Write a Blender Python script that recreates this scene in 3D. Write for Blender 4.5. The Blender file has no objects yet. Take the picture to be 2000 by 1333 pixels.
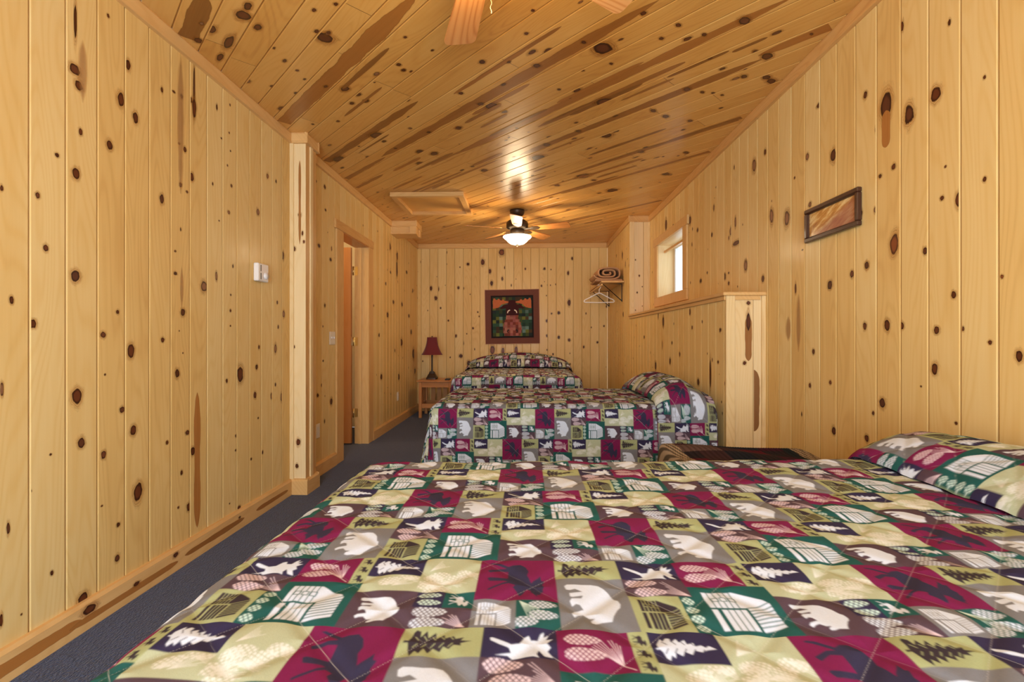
import bpy, math, random
import numpy as np
from mathutils import Vector, Matrix

random.seed(7)
C = bpy.context.scene.collection
scene = bpy.context.scene

# ---------------------------------------------------------------- room dimensions (metres)
XL, XA, XB = -1.689, 1.4584, 1.2245      # left wall, right wall (upper, set back), right wall (furred-out lower part)
Y0, YF = -1.5, 7.401                     # back wall, far wall
YK, YR = 3.0115, 5.79                    # near end of the half wall, end of the ledge recess
ZC = 2.575                               # ceiling
BW = 0.13                                # board width
CAMZ = 1.105


def lin(r, g, b):
    f = lambda c: (c / 255) / 12.92 if c / 255 <= 0.04045 else ((c / 255 + 0.055) / 1.055) ** 2.4
    return (f(r), f(g), f(b), 1.0)


# ---------------------------------------------------------------- object helpers
def tag(o, label=None, cat=None, group=None, kind=None):
    if label: o['label'] = label
    if cat: o['category'] = cat
    if group: o['group'] = group
    if kind: o['kind'] = kind
    return o


def empty(name, loc, label, cat, group=None, rotz=0):
    o = bpy.data.objects.new(name, None)
    o.empty_display_size = 0.1
    C.objects.link(o)
    o.location = loc
    o.rotation_euler = (0, 0, rotz)
    return tag(o, label, cat, group)


class MB:
    """collects verts / faces of one mesh"""
    def __init__(self):
        self.v, self.f, self.sm = [], [], []

    def add(self, vs, fs, smooth=False):
        n = len(self.v)
        self.v += [tuple(p) for p in vs]
        self.f += [tuple(i + n for i in f) for f in fs]
        self.sm += [smooth] * len(fs)
        return self

    def box(self, x0, x1, y0, y1, z0, z1, bev=0.0, M=None):
        self.k = getattr(self, 'k', -1) + 1
        q = self.k * 2e-5
        x0, x1, y0, y1, z0, z1 = x0 - q, x1 + q, y0 - q, y1 + q, z0 - q, z1 + q
        b = min(bev, (x1 - x0) * .45, (y1 - y0) * .45, (z1 - z0) * .45)
        if b <= 0:
            vs = [(x0, y0, z0), (x1, y0, z0), (x1, y1, z0), (x0, y1, z0), (x0, y0, z1), (x1, y0, z1), (x1, y1, z1), (x0, y1, z1)]
            fs = [(0, 3, 2, 1), (4, 5, 6, 7), (0, 1, 5, 4), (1, 2, 6, 5), (2, 3, 7, 6), (3, 0, 4, 7)]
        else:
            vs, fs, idx = [], [], {}
            for cx, X in ((0, (x0, x0 + b)), (1, (x1, x1 - b))):
                for cy, Y in ((0, (y0, y0 + b)), (1, (y1, y1 - b))):
                    for cz, Z in ((0, (z0, z0 + b)), (1, (z1, z1 - b))):
                        for ax in range(3):
                            idx[(cx, cy, cz, ax)] = len(vs)
                            vs.append((X[0] if ax == 0 else X[1], Y[0] if ax == 1 else Y[1], Z[0] if ax == 2 else Z[1]))
            R = lambda *k: idx[k]
            for s in (0, 1):
                q = [R(s, 0, 0, 0), R(s, 1, 0, 0), R(s, 1, 1, 0), R(s, 0, 1, 0)]; fs.append(q if s else q[::-1])
                q = [R(0, s, 0, 1), R(0, s, 1, 1), R(1, s, 1, 1), R(1, s, 0, 1)]; fs.append(q if s else q[::-1])
                q = [R(0, 0, s, 2), R(1, 0, s, 2), R(1, 1, s, 2), R(0, 1, s, 2)]; fs.append(q if s else q[::-1])
            for a in (0, 1):
                for c in (0, 1):
                    q = [R(a, c, 0, 0), R(a, c, 0, 1), R(a, c, 1, 1), R(a, c, 1, 0)]; fs.append(q if (a == c) else q[::-1])
                    q = [R(0, a, c, 1), R(0, a, c, 2), R(1, a, c, 2), R(1, a, c, 1)]; fs.append(q if (a == c) else q[::-1])
                    q = [R(a, 0, c, 2), R(a, 0, c, 0), R(a, 1, c, 0), R(a, 1, c, 2)]; fs.append(q if (a == c) else q[::-1])
            for a in (0, 1):
                for c in (0, 1):
                    for d in (0, 1):
                        q = [R(a, c, d, 0), R(a, c, d, 1), R(a, c, d, 2)]
                        fs.append(q if (a + c + d) % 2 else q[::-1])
        if M is not None: vs = [tuple(M @ Vector(p)) for p in vs]
        return self.add(vs, fs)

    def tube(self, pts, r, n=8, cap=True, smooth=True, taper=None):
        P = [Vector(p) for p in pts]
        rings, up = [], None
        for i, p in enumerate(P):
            d = (P[min(i + 1, len(P) - 1)] - P[max(i - 1, 0)])
            if d.length < 1e-9: d = Vector((0, 0, 1))
            d.normalize()
            if up is None: up = Vector((0, 0, 1)) if abs(d.z) < .9 else Vector((1, 0, 0))
            a = d.cross(up)
            if a.length < 1e-5: a = d.cross(Vector((0, 1, 0)))
            a.normalize(); b = a.cross(d); up = b
            rr = r if taper is None else r * taper[i]
            rings.append([p + (a * math.cos(2 * math.pi * k / n) + b * math.sin(2 * math.pi * k / n)) * rr for k in range(n)])
        vs = [tuple(q) for rg in rings for q in rg]
        fs = [(i * n + k, i * n + (k + 1) % n, (i + 1) * n + (k + 1) % n, (i + 1) * n + k) for i in range(len(P) - 1) for k in range(n)]
        self.add(vs, fs, smooth)
        if cap:
            self.add([tuple(q) for q in rings[0]], [tuple(range(n - 1, -1, -1))])
            self.add([tuple(q) for q in rings[-1]], [tuple(range(n))])
        return self

    def lathe(self, prof, n=40, c=(0, 0, 0), smooth=True):
        vs = [(c[0] + r * math.cos(2 * math.pi * k / n), c[1] + r * math.sin(2 * math.pi * k / n), c[2] + z) for r, z in prof for k in range(n)]
        fs = [(i * n + k, i * n + (k + 1) % n, (i + 1) * n + (k + 1) % n, (i + 1) * n + k) for i in range(len(prof) - 1) for k in range(n)]
        return self.add(vs, fs, smooth)

    def prism(self, prof, p0, p1, nrm, up=(0, 0, 1), cap=True):
        """extrude a 2-D profile (out, up) from p0 to p1"""
        p0, p1, N, U = Vector(p0), Vector(p1), Vector(nrm), Vector(up)
        self.k = getattr(self, 'k', -1) + 1
        p0 = p0 + (N - U) * self.k * 6e-5; p1 = p1 + (N - U) * self.k * 6e-5
        n = len(prof)
        vs = [tuple(p0 + N * a + U * b) for a, b in prof] + [tuple(p1 + N * a + U * b) for a, b in prof]
        fs = [(i, (i + 1) % n, n + (i + 1) % n, n + i) for i in range(n)]
        if cap: fs += [tuple(range(n - 1, -1, -1)), tuple(range(n, 2 * n))]
        return self.add(vs, fs)

    def build(self, name, mat, parent=None, wood=None, loc=None, recalc=True):
        me = bpy.data.meshes.new(name)
        me.from_pydata(self.v, [], self.f)
        me.polygons.foreach_set('use_smooth', self.sm)
        if recalc:
            import bmesh
            bm = bmesh.new(); bm.from_mesh(me); bmesh.ops.recalc_face_normals(bm, faces=bm.faces); bm.to_mesh(me); bm.free()
        if wood is not None: wood_uv(me, wood)
        me.materials.append(mat)
        o = bpy.data.objects.new(name, me)
        C.objects.link(o)
        if parent: o.parent = parent
        if loc: o.location = loc
        return o


_seed = [0]


def wood_uv(me, axis):
    """grain coordinates for a solid piece of wood: axis = grain direction"""
    _seed[0] += 1
    rnd = random.Random(_seed[0] * 77)
    off, br = rnd.uniform(0, 40), (rnd.random(), rnd.random())
    n = len(me.loops)
    co = np.empty(len(me.vertices) * 3); me.vertices.foreach_get('co', co); co = co.reshape(-1, 3)
    vi = np.empty(n, dtype=np.int32); me.loops.foreach_get('vertex_index', vi)
    c = co[vi]
    o = [k for k in range(3) if k != axis]
    w = np.stack([c[:, o[0]] + c[:, o[1]] * .8 + off, c[:, axis] + off], 1)
    put_uv(me, 'wood', w)
    put_uv(me, 'brd', np.tile(np.array(br), (n, 1)))
    put_uv(me, 'kuv', np.full((n, 2), 9.0))
    put_uv(me, 'kp', np.zeros((n, 2)))


def put_uv(me, name, arr):
    l = me.uv_layers.get(name) or me.uv_layers.new(name=name)
    l.data.foreach_set('uv', np.asarray(arr, dtype=np.float32).ravel())


# ---------------------------------------------------------------- node helper
class NG:
    def __init__(self, name):
        self.m = bpy.data.materials.new(name); self.m.use_nodes = True
        self.t = self.m.node_tree; self.t.nodes.clear()
        self.out = self.t.nodes.new('ShaderNodeOutputMaterial')

    def n(self, ty, **kw):
        x = self.t.nodes.new(ty)
        for k, v in kw.items(): setattr(x, k, v)
        return x

    def put(self, sock, v):
        if v is None: return
        if hasattr(v, 'is_output'): self.t.links.new(v, sock)
        else: sock.default_value = v

    def math(self, op, a, b=None, c=None, clamp=False):
        x = self.n('ShaderNodeMath', operation=op, use_clamp=clamp)
        for i, v in enumerate((a, b, c)): self.put(x.inputs[i], v)
        return x.outputs[0]

    def comb(self, x, y, z=0.0):
        k = self.n('ShaderNodeCombineXYZ')
        for i, v in enumerate((x, y, z)): self.put(k.inputs[i], v)
        return k.outputs[0]

    def noise(self, vec, scale=1.0, detail=2.0, rough=.5, dist=0.0):
        k = self.n('ShaderNodeTexNoise')
        self.put(k.inputs['Vector'], vec); self.put(k.inputs['Scale'], scale); self.put(k.inputs['Detail'], detail)
        self.put(k.inputs['Roughness'], rough); self.put(k.inputs['Distortion'], dist)
        return k.outputs['Fac']

    def mix(self, f, a, b, blend='MIX'):
        k = self.n('ShaderNodeMix', data_type='RGBA', blend_type=blend, clamp_factor=True)
        self.put(k.inputs[0], f); self.put(k.inputs[6], a); self.put(k.inputs[7], b)
        return k.outputs[2]

    def smooth(self, v, a, b, o0=0.0, o1=1.0):
        k = self.n('ShaderNodeMapRange', interpolation_type='SMOOTHSTEP')
        for i, q in enumerate((v, a, b, o0, o1)): self.put(k.inputs[i], q)
        return k.outputs[0]

    def ramp(self, v, stops):
        k = self.n('ShaderNodeValToRGB')
        e = k.color_ramp.elements
        while len(e) < len(stops): e.new(.5)
        for el, (p, c) in zip(e, stops): el.position = p; el.color = c
        self.put(k.inputs[0], v)
        return k.outputs[0]

    def uv(self, name):
        s = self.n('ShaderNodeSeparateXYZ'); self.t.links.new(self.n('ShaderNodeUVMap', uv_map=name).outputs[0], s.inputs[0])
        return s.outputs[0], s.outputs[1]

    def bsdf(self, col, rough=.5, **kw):
        b = self.n('ShaderNodeBsdfPrincipled')
        self.put(b.inputs['Base Color'], col); self.put(b.inputs['Roughness'], rough)
        for k, v in kw.items(): self.put(b.inputs[k.replace('_', ' ')], v)
        self.t.links.new(b.outputs[0], self.out.inputs[0])
        return b

    def bump(self, b, h, strength=.3, dist=.002):
        k = self.n('ShaderNodeBump'); self.put(k.inputs['Strength'], strength); self.put(k.inputs['Distance'], dist)
        self.put(k.inputs['Height'], h); self.t.links.new(k.outputs[0], b.inputs['Normal'])


def plain(name, col, rough=.5, var=.06, scale=40, **kw):
    g = NG(name)
    tc = g.n('ShaderNodeTexCoord').outputs['Object']
    f = g.noise(tc, scale, 3)
    c2 = tuple(min(1, c * (1 - var * 2)) for c in col[:3]) + (1,)
    c3 = tuple(min(1, c * (1 + var)) for c in col[:3]) + (1,)
    g.bsdf(g.mix(f, c2, c3), rough, **kw)
    return g.m


def wood_mat(name, light, mid, dark, rough=.3, coat=.2, ring=.13, tint=.3, crough=.14, spec=.16):
    g = NG(name)
    x, y = g.uv('wood'); b1, b2 = g.uv('brd'); kx, ky = g.uv('kuv'); kt, ks = g.uv('kp')
    fine = g.noise(g.comb(g.math('MULTIPLY', x, 70.0), g.math('MULTIPLY', y, 1.8), g.math('MULTIPLY', b1, 17.0)), 1, 5, .6)
    sm = g.noise(g.comb(g.math('MULTIPLY', x, 6.5), g.math('MULTIPLY', y, .75), g.math('MULTIPLY', b1, 31.0)), 1, 1.2, .4, .3)
    c1 = g.math('SINE', g.math('MULTIPLY', sm, 120.0))
    c1 = g.math('POWER', g.math('MULTIPLY_ADD', c1, .5, .5), 2.5)
    big = g.noise(g.comb(g.math('MULTIPLY', x, 5.0), g.math('MULTIPLY', y, 1.5), g.math('MULTIPLY', b2, 9.0)), 1, 2)
    t = g.math('MULTIPLY_ADD', fine, .32, .02)
    t = g.math('MULTIPLY_ADD', c1, ring, t)
    t = g.math('MULTIPLY_ADD', b2, tint, t)
    t = g.math('MULTIPLY_ADD', big, .42, g.math('SUBTRACT', t, .2))
    col = g.ramp(t, [(0.05, light), (.5, mid), (1.0, dark)])
    # knots and heartwood streaks laid into single boards
    kv = g.comb(g.math('MULTIPLY', kx, 1.5), g.math('MULTIPLY', ky, 1.5), g.math('MULTIPLY', ks, 50.0))
    kn = g.math('SUBTRACT', g.noise(kv, 1.2, 3), .5)
    r = g.math('SQRT', g.math('ADD', g.math('MULTIPLY', kx, kx), g.math('MULTIPLY', ky, ky)))
    r = g.math('MULTIPLY', g.math('MULTIPLY', r, 2.2), g.math('MULTIPLY_ADD', kn, .8, 1.0))
    isk = g.math('LESS_THAN', kt, .9)
    halo = g.math('MULTIPLY', g.smooth(r, 2.0, 1.0), .48)
    halo = g.math('MULTIPLY', g.math('MULTIPLY', halo, isk), g.math('MULTIPLY_ADD', g.math('SINE', g.math('MULTIPLY', r, 26.0)), .3, .75))
    an = g.n('ShaderNodeAttribute', attribute_name='kcol')
    at = an.outputs['Color']
    gv_ = g.math('MULTIPLY', g.math('POWER', g.math('SUBTRACT', 1.0, an.outputs['Alpha'], clamp=True), 1.5), g.math('LESS_THAN', kt, -.5))
    col = g.mix(g.math('MULTIPLY', gv_, .8), col, tuple(c * k for c, k in zip(dark[:3], (.5, .42, .35))) + (1,))  # shade in the V-grooves, painted into the board colour
    ringc = g.mix(g.smooth(r, .55, .85), at, g.mix(.7, at, (.016, .006, .003, 1)))
    ringc = g.mix(g.math('MULTIPLY', fine, .35), ringc, (.02, .008, .004, 1))
    km = g.math('MULTIPLY', g.smooth(r, 1.06, .94), isk)
    ax = g.math('ABSOLUTE', kx); a4 = g.math('POWER', g.math('ABSOLUTE', ky), 9.0)
    wn = g.math('SUBTRACT', g.noise(g.comb(g.math('MULTIPLY', ks, 90.0), g.math('MULTIPLY', y, 5.0), 0.0), 1, 3), .5)
    soft = g.math('GREATER_THAN', kt, 1.25)
    a4 = g.math('ADD', g.math('MULTIPLY', soft, g.math('SUBTRACT', g.math('POWER', g.math('ABSOLUTE', ky), 2.5), a4)), a4)
    wd = g.math('MULTIPLY_ADD', wn, .9, g.math('MULTIPLY', g.math('SUBTRACT', 1.0, a4), .82))
    sm_ = g.smooth(g.math('SUBTRACT', ax, wd), g.math('MULTIPLY_ADD', soft, .15, .07), g.math('MULTIPLY_ADD', soft, -.35, -.07))
    sm_ = g.math('MULTIPLY', sm_, g.math('MULTIPLY_ADD', soft, -.45, 1.0))
    iss = g.math('MULTIPLY', g.math('GREATER_THAN', kt, .9), g.math('LESS_THAN', kt, 1.9))
    sm_ = g.math('MULTIPLY', sm_, iss)
    sc = g.mix(g.math("MULTIPLY_ADD", fine, 1.6, -.45), g.mix(.10, at, light), g.mix(.16, at, (.10, .03, .005, 1)))
    rr = g.math('MULTIPLY_ADD', fine, .15, rough - .07)
    base = g.math('GREATER_THAN', kx, 5.0)
    al = g.math('MAXIMUM', g.math('MAXIMUM', base, km), g.math('MAXIMUM', g.math('MULTIPLY', sm_, .92), g.math('MAXIMUM', halo, g.math('GREATER_THAN', kt, 1.9))))
    col = g.mix(g.math('SUBTRACT', 1.0, base), col, g.mix(g.math('GREATER_THAN', kt, 1.9), g.mix(sm_, g.mix(km, tuple(c * k for c, k in zip(dark[:3], (.9, .8, .65))) + (1,), ringc), sc), at))
    b = g.bsdf(col, rr, Coat_Weight=coat, Coat_Roughness=crough, Specular_IOR_Level=spec, Alpha=al)
    return g.m


M_WALL = wood_mat('pine_wall', lin(237, 206, 142), lin(226, 185, 113), lin(196, 142, 72), rough=.42, coat=.05)
M_CEIL = wood_mat('pine_ceiling', lin(232, 182, 104), lin(218, 160, 80), lin(176, 108, 44), rough=.32, coat=.22, crough=.24, spec=.3)  # same pine as the walls; the deeper orange from its lighting is in the colour
M_TRIM = wood_mat('pine_trim', lin(232, 188, 124), lin(216, 164, 98), lin(178, 112, 52), rough=.34, coat=.18)
M_PALE = wood_mat('pine_pale', lin(240, 212, 162), lin(232, 198, 140), lin(200, 150, 90), rough=.36, coat=.15)
M_DOOR = wood_mat('birch_door', lin(208, 146, 92), lin(194, 126, 70), lin(166, 98, 50), rough=.32, coat=.25, ring=.1)
M_MAPLE = wood_mat('maple_furniture', lin(214, 150, 92), lin(196, 128, 72), lin(160, 96, 50), rough=.35, coat=.2, ring=.12)
M_BLADE = wood_mat('oak_blade', lin(224, 164, 100), lin(202, 132, 70), lin(150, 86, 40), rough=.4, coat=.15, ring=.3)

KN = {0: (.14, .038, .012), 1: (.42, .15, .026), 2: (.36, .16, .07), 3: (.50, .26, .13), 4: (.27, .075, .02)}


class Boards:
    """a boarded surface: flat faces with V-grooves, each board with its own grain, knots laid in"""
    def __init__(self, name, org, A, U, N, seed, axis_phase=0.0, bw=BW, groove=.0052, depth=.004):
        self.name, self.O, self.A, self.U, self.N = name, Vector(org), Vector(A), Vector(U), Vector(N)
        self.ph, self.bw, self.g, self.d = axis_phase, bw, groove, depth
        self.rnd = random.Random(seed)
        self.br = {}
        self.v, self.f, self.uw, self.ub, self.uk, self.up, self.col = [], [], [], [], [], [], []
        self.vi = {}

    def board(self, a):
        return math.floor((a - self.ph) / self.bw + 1e-6)

    def info(self, k, seg=0):
        if (k, seg) not in self.br:
            self.br[(k, seg)] = (self.rnd.uniform(0, 60), self.rnd.random(), self.rnd.random())
        return self.br[(k, seg)]

    def vert(self, a, u, d, share=True):
        key = (round(a, 5), round(u, 5), round(d, 5))
        if share and key in self.vi: return self.vi[key]
        self.v.append(tuple(self.O + self.A * a + self.U * u + self.N * d))
        if share: self.vi[key] = len(self.v) - 1
        return len(self.v) - 1

    def poly(self, pts, k, seg, kuv=None, kp=(-1, 0), kc=(0, 0, 0), share=True):
        off, r1, r2 = self.info(k, seg)
        self.f.append([self.vert(*p, share=share) for p in pts])
        for i, (a, u, d) in enumerate(pts):
            self.uw.append((a - self.ph - k * self.bw + (k % 97) * 1.37, u + off))
            self.ub.append((r1, r2))
            self.uk.append(kuv[i] if kuv else (9., 9.))
            self.up.append(kp)
            self.col.append((kc[0], kc[1], kc[2], 1.0 if d >= 0 else max(0.0, 1 + d / self.d)))

    def rect(self, a0, a1, u0, u1, holes=()):
        g = self.g
        ca = {a0, a1}
        k = self.board(a0)
        while self.ph + k * self.bw < a1 + g:
            e = self.ph + k * self.bw
            for q in (e - g, e, e + g):
                if a0 < q < a1: ca.add(q)
            k += 1
        cu = {u0, u1}
        for h in holes:
            ca |= {h[0], h[1]}; cu |= {h[2], h[3]}
        ca = sorted(c for c in ca if a0 <= c <= a1); cu = sorted(c for c in cu if u0 <= c <= u1)

        def dep(a):
            t = (a - self.ph) / self.bw; e = abs(t - round(t)) * self.bw
            return -self.d * max(0.0, 1 - e / g)
        for i in range(len(ca) - 1):
            if ca[i + 1] - ca[i] < 1e-6: continue
            m = (ca[i] + ca[i + 1]) / 2; kb = self.board(m)
            for j in range(len(cu) - 1):
                mu = (cu[j] + cu[j + 1]) / 2
                if any(h[0] < m < h[1] and h[2] < mu < h[3] for h in holes): continue
                self.poly([(ca[i], cu[j], dep(ca[i])), (ca[i + 1], cu[j], dep(ca[i + 1])), (ca[i + 1], cu[j + 1], dep(ca[i + 1])), (ca[i], cu[j + 1], dep(ca[i]))], kb, 0)

    def knot(self, a, u, w, h, t=0, seg=0, col=None, ob=None, lift=.0007):
        """w,h: size of the knot; the patch reaches past it for the grain that flows round it"""
        k = self.board(a)
        e0, e1 = self.ph + k * self.bw + self.g, self.ph + (k + 1) * self.bw - self.g
        streak = t in (1, 3)
        s = 1.0 if streak else 2.2
        A0, A1, U0, U1 = a - w / 2 * s, a + w / 2 * s, u - h / 2 * s, u + h / 2 * s
        B0, B1 = max(A0, e0), min(A1, e1)
        W0, W1 = U0, U1
        if ob: W0, W1 = max(W0, ob[0]), min(W1, ob[1])
        if B1 - B0 < .002 or W1 - W0 < .002: return
        kc = col or KN[t]
        j = self.rnd.uniform(.75, 1.25) if t == 0 else self.rnd.uniform(.62, 1.15) if t == 1 else self.rnd.uniform(.9, 1.1)
        if t == 0 and self.rnd.random() < .3: kc = (.16, .05, .02)
        kc = tuple(c * j for c in kc)
        q = lambda p, lo, hi: (p - (lo + hi) / 2) / ((hi - lo) / 2)
        nsub = 1 if not streak else max(1, int(h / .25))
        sd = self.rnd.random()
        self.nk = getattr(self, 'nk', 0) + 1
        lift += self.nk * 4e-6
        for i in range(nsub):
            w0 = W0 + (W1 - W0) * i / nsub; w1 = W0 + (W1 - W0) * (i + 1) / nsub
            pts = [(B0, w0, lift), (B1, w0, lift), (B1, w1, lift), (B0, w1, lift)]
            self.poly(pts, k, seg, [(q(p[0], A0, A1), q(p[1], U0, U1)) for p in pts], ((1.5 if t == 3 else 1.0) if streak else 0.0, sd), kc, share=False)

    def scatter(self, n, a0, a1, u0, u1, holes=(), smax=.03):
        for _ in range(n):
            a, u = self.rnd.uniform(a0, a1), self.rnd.uniform(u0 + .05, u1 - .05)
            if any(h[0] - .06 < a < h[1] + .06 and h[2] - .06 < u < h[3] + .06 for h in holes): continue
            w = self.rnd.uniform(.006, smax) * self.rnd.uniform(.5, 1)
            self.knot(a, u, w, w * self.rnd.uniform(1.1, 2.2), self.rnd.choice([0, 0, 0, 0, 2, 4]))

    def build(self, mat):
        me = bpy.data.meshes.new(self.name)
        me.from_pydata(self.v, [], self.f)
        for nme, arr in (('wood', self.uw), ('brd', self.ub), ('kuv', self.uk), ('kp', self.up)): put_uv(me, nme, arr)
        ca = me.color_attributes.new('kcol', 'FLOAT_COLOR', 'CORNER')
        ca.data.foreach_set('color', np.array(self.col, dtype=np.float32).ravel())
        me.materials.append(mat)
        me.update()
        # orient all faces along N
        if me.polygons[0].normal.dot(self.N) < 0: me.flip_normals()
        o = bpy.data.objects.new(self.name, me)
        C.objects.link(o)
        o['kind'] = 'structure'
        return o


def struct(o): o['kind'] = 'structure'; return o
KN_L=[(1.75,2.113,.039,.036,0),(1.767,2.062,.029,.032,0),(1.895,2.41,.012,.015,0),(1.991,2.266,.023,.041,0),(1.955,2.102,.03,.055,0),(2.031,2.061,.026,.045,0),(2.181,2.26,.014,.024,0),(2.257,2.289,.018,.011,0),(2.309,2.293,.015,.019,0),(2.373,2.308,.025,.027,0),(1.901,1.892,.029,.037,0),(1.774,1.89,.014,.025,0),(1.683,1.767,.015,.014,0),(1.756,1.725,.028,.04,0),(1.614,1.602,.014,.02,0),(1.5,1.591,.009,.018,0),(2.181,1.754,.024,.04,0),(2.379,1.922,.03,.039,0),(2.332,2.042,.019,.025,0),(2.292,2.055,.013,.009,0),(2.302,1.858,.018,.022,0),(2.346,1.837,.014,.012,0),(2.576,2.369,.013,.031,0),(2.693,2.438,.01,.013,0),(2.686,2.276,.01,.011,0),(2.616,2.216,.013,.009,0),(2.698,2.178,.011,.009,0),(2.542,1.94,.01,.016,0),(2.707,1.982,.015,.017,0),(2.67,2.085,.01,.011,0),(2.681,1.825,.021,.018,2),(2.979,1.904,.03,.037,2),(3.091,2.167,.023,.032,2),(2.596,1.755,.01,.008,0),(2.266,1.529,.01,.009,0),(2.302,1.641,.008,.015,0),(3.197,2.168,.015,.021,0),(1.753,2.295,.011,.123,0),(1.783,2.125,.051,.241,3),(2.302,2.161,.057,.693,3),(2.397,2.369,.014,.234,0),(2.397,2.281,.028,.088,0),(1.642,1.425,.017,.024,0),(1.752,1.34,.033,.043,0),(1.529,1.234,.013,.024,0),(1.596,1.158,.027,.027,0),(1.939,1.218,.015,.017,0),(1.871,1.123,.023,.023,0),(2.006,1.055,.032,.058,0),(2.267,1.421,.021,.014,0),(2.265,1.527,.011,.007,0),(2.317,1.236,.029,.034,0),(2.185,1.102,.02,.021,0),(1.88,.963,.008,.008,0),(1.759,.889,.036,.057,0),(1.962,.811,.024,.024,0),(2.018,.714,.031,.041,0),(1.777,.712,.027,.038,0),(1.873,.644,.021,.029,0),(1.659,.696,.008,.008,0),(2.213,.621,.014,.014,0),(2.348,.64,.025,.021,0),(2.279,.939,.028,.039,0),(2.317,1.037,.007,.007,0),(2.292,1.145,.006,.007,0),(2.474,1.38,.046,.051,2),(2.572,1.449,.016,.044,2),(2.72,1.525,.012,.018,0),(2.7,1.358,.012,.011,0),(2.697,1.268,.015,.016,0),(2.697,1.181,.012,.009,0),(2.79,.899,.057,.087,0),(2.663,.87,.017,.023,0),(2.963,.93,.025,.03,0),(2.945,.757,.028,.038,0),(2.99,1.055,.018,.024,0),(3.189,1.044,.029,.054,2),(3.297,1.279,.031,.044,2),(3.225,1.188,.017,.022,0),(3.212,1.354,.017,.022,0),(3.189,.8,.017,.022,0),(3.138,.729,.02,.038,2),(3.27,.706,.026,.056,2),(2.981,.609,.014,.012,0),(2.751,.544,.018,.017,0),(2.749,.46,.012,.007,0),(3.031,.382,.015,.021,0),(2.388,.539,.028,.041,0),(3.414,1.092,.019,.014,0),(3.277,1.684,.048,.056,0),(1.5,.944,.009,.041,2),(2.309,1.362,.029,.213,3),(2.42,.486,.056,.694,1),(2.213,.619,.014,.016,0),(2.308,.452,.015,.02,0),(2.286,.289,.013,.012,0),(2.359,.268,.029,.037,0),(2.043,.438,.042,.076,0),(1.591,.588,.006,.009,0),(1.865,.442,.009,.007,0),(1.942,.338,.016,.017,0),(1.663,.274,.011,.016,0),(1.937,.202,.021,.028,0),(1.56,.185,.006,.007,0),(1.783,.117,.038,.042,0),(2.747,.461,.014,.011,0),(2.903,.371,.016,.014,0),(2.689,.171,.01,.009,0),(2.778,.117,.029,.022,0),(1.519,.488,.01,.037,0),(1.498,.202,.009,.035,0),(3.98,2.377,.037,.031,0),(3.743,2.103,.057,.181,3),(3.869,1.864,.044,.026,0),(3.994,2.188,.028,.02,0),(3.743,1.338,.082,.047,0),(3.735,1.056,.033,.026,0),(3.98,1.386,.027,.031,0),(3.944,.925,.027,.015,0),(3.935,1.211,.027,.015,0),(3.843,.651,.034,.026,0),(4.113,.566,.049,.052,0),(3.922,.727,.027,.023,0),(4.099,1.79,.039,.028,0),(5.102,1.71,.06,.035,0),(5.147,1.02,.077,.044,0),(5.541,.667,.071,.059,0),(5.472,1.152,.069,.037,0),(5.879,2.245,.1,.084,0),(6.237,2.188,.09,.09,0),(6.215,2.02,.067,.179,0),(6.042,1.573,.084,.047,0),(5.791,1.4,.077,.056,0),(6.433,1.061,.119,.092,0),(6.293,.608,.091,.073,0),(5.248,1.474,.047,.025,0),(5.724,1.769,.056,.033,0),(6.718,2.044,.078,.039,0),(6.468,1.574,.072,.05,0),(7.058,1.82,.086,.048,0),(7.13,.885,.145,.138,0),(7.203,.623,.119,.07,0),(6.987,1.208,.084,.067,0),(6.85,1.437,.08,.046,0),(6.127,.96,.054,.036,0),(5.919,1.934,.05,.034,0)]
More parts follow.
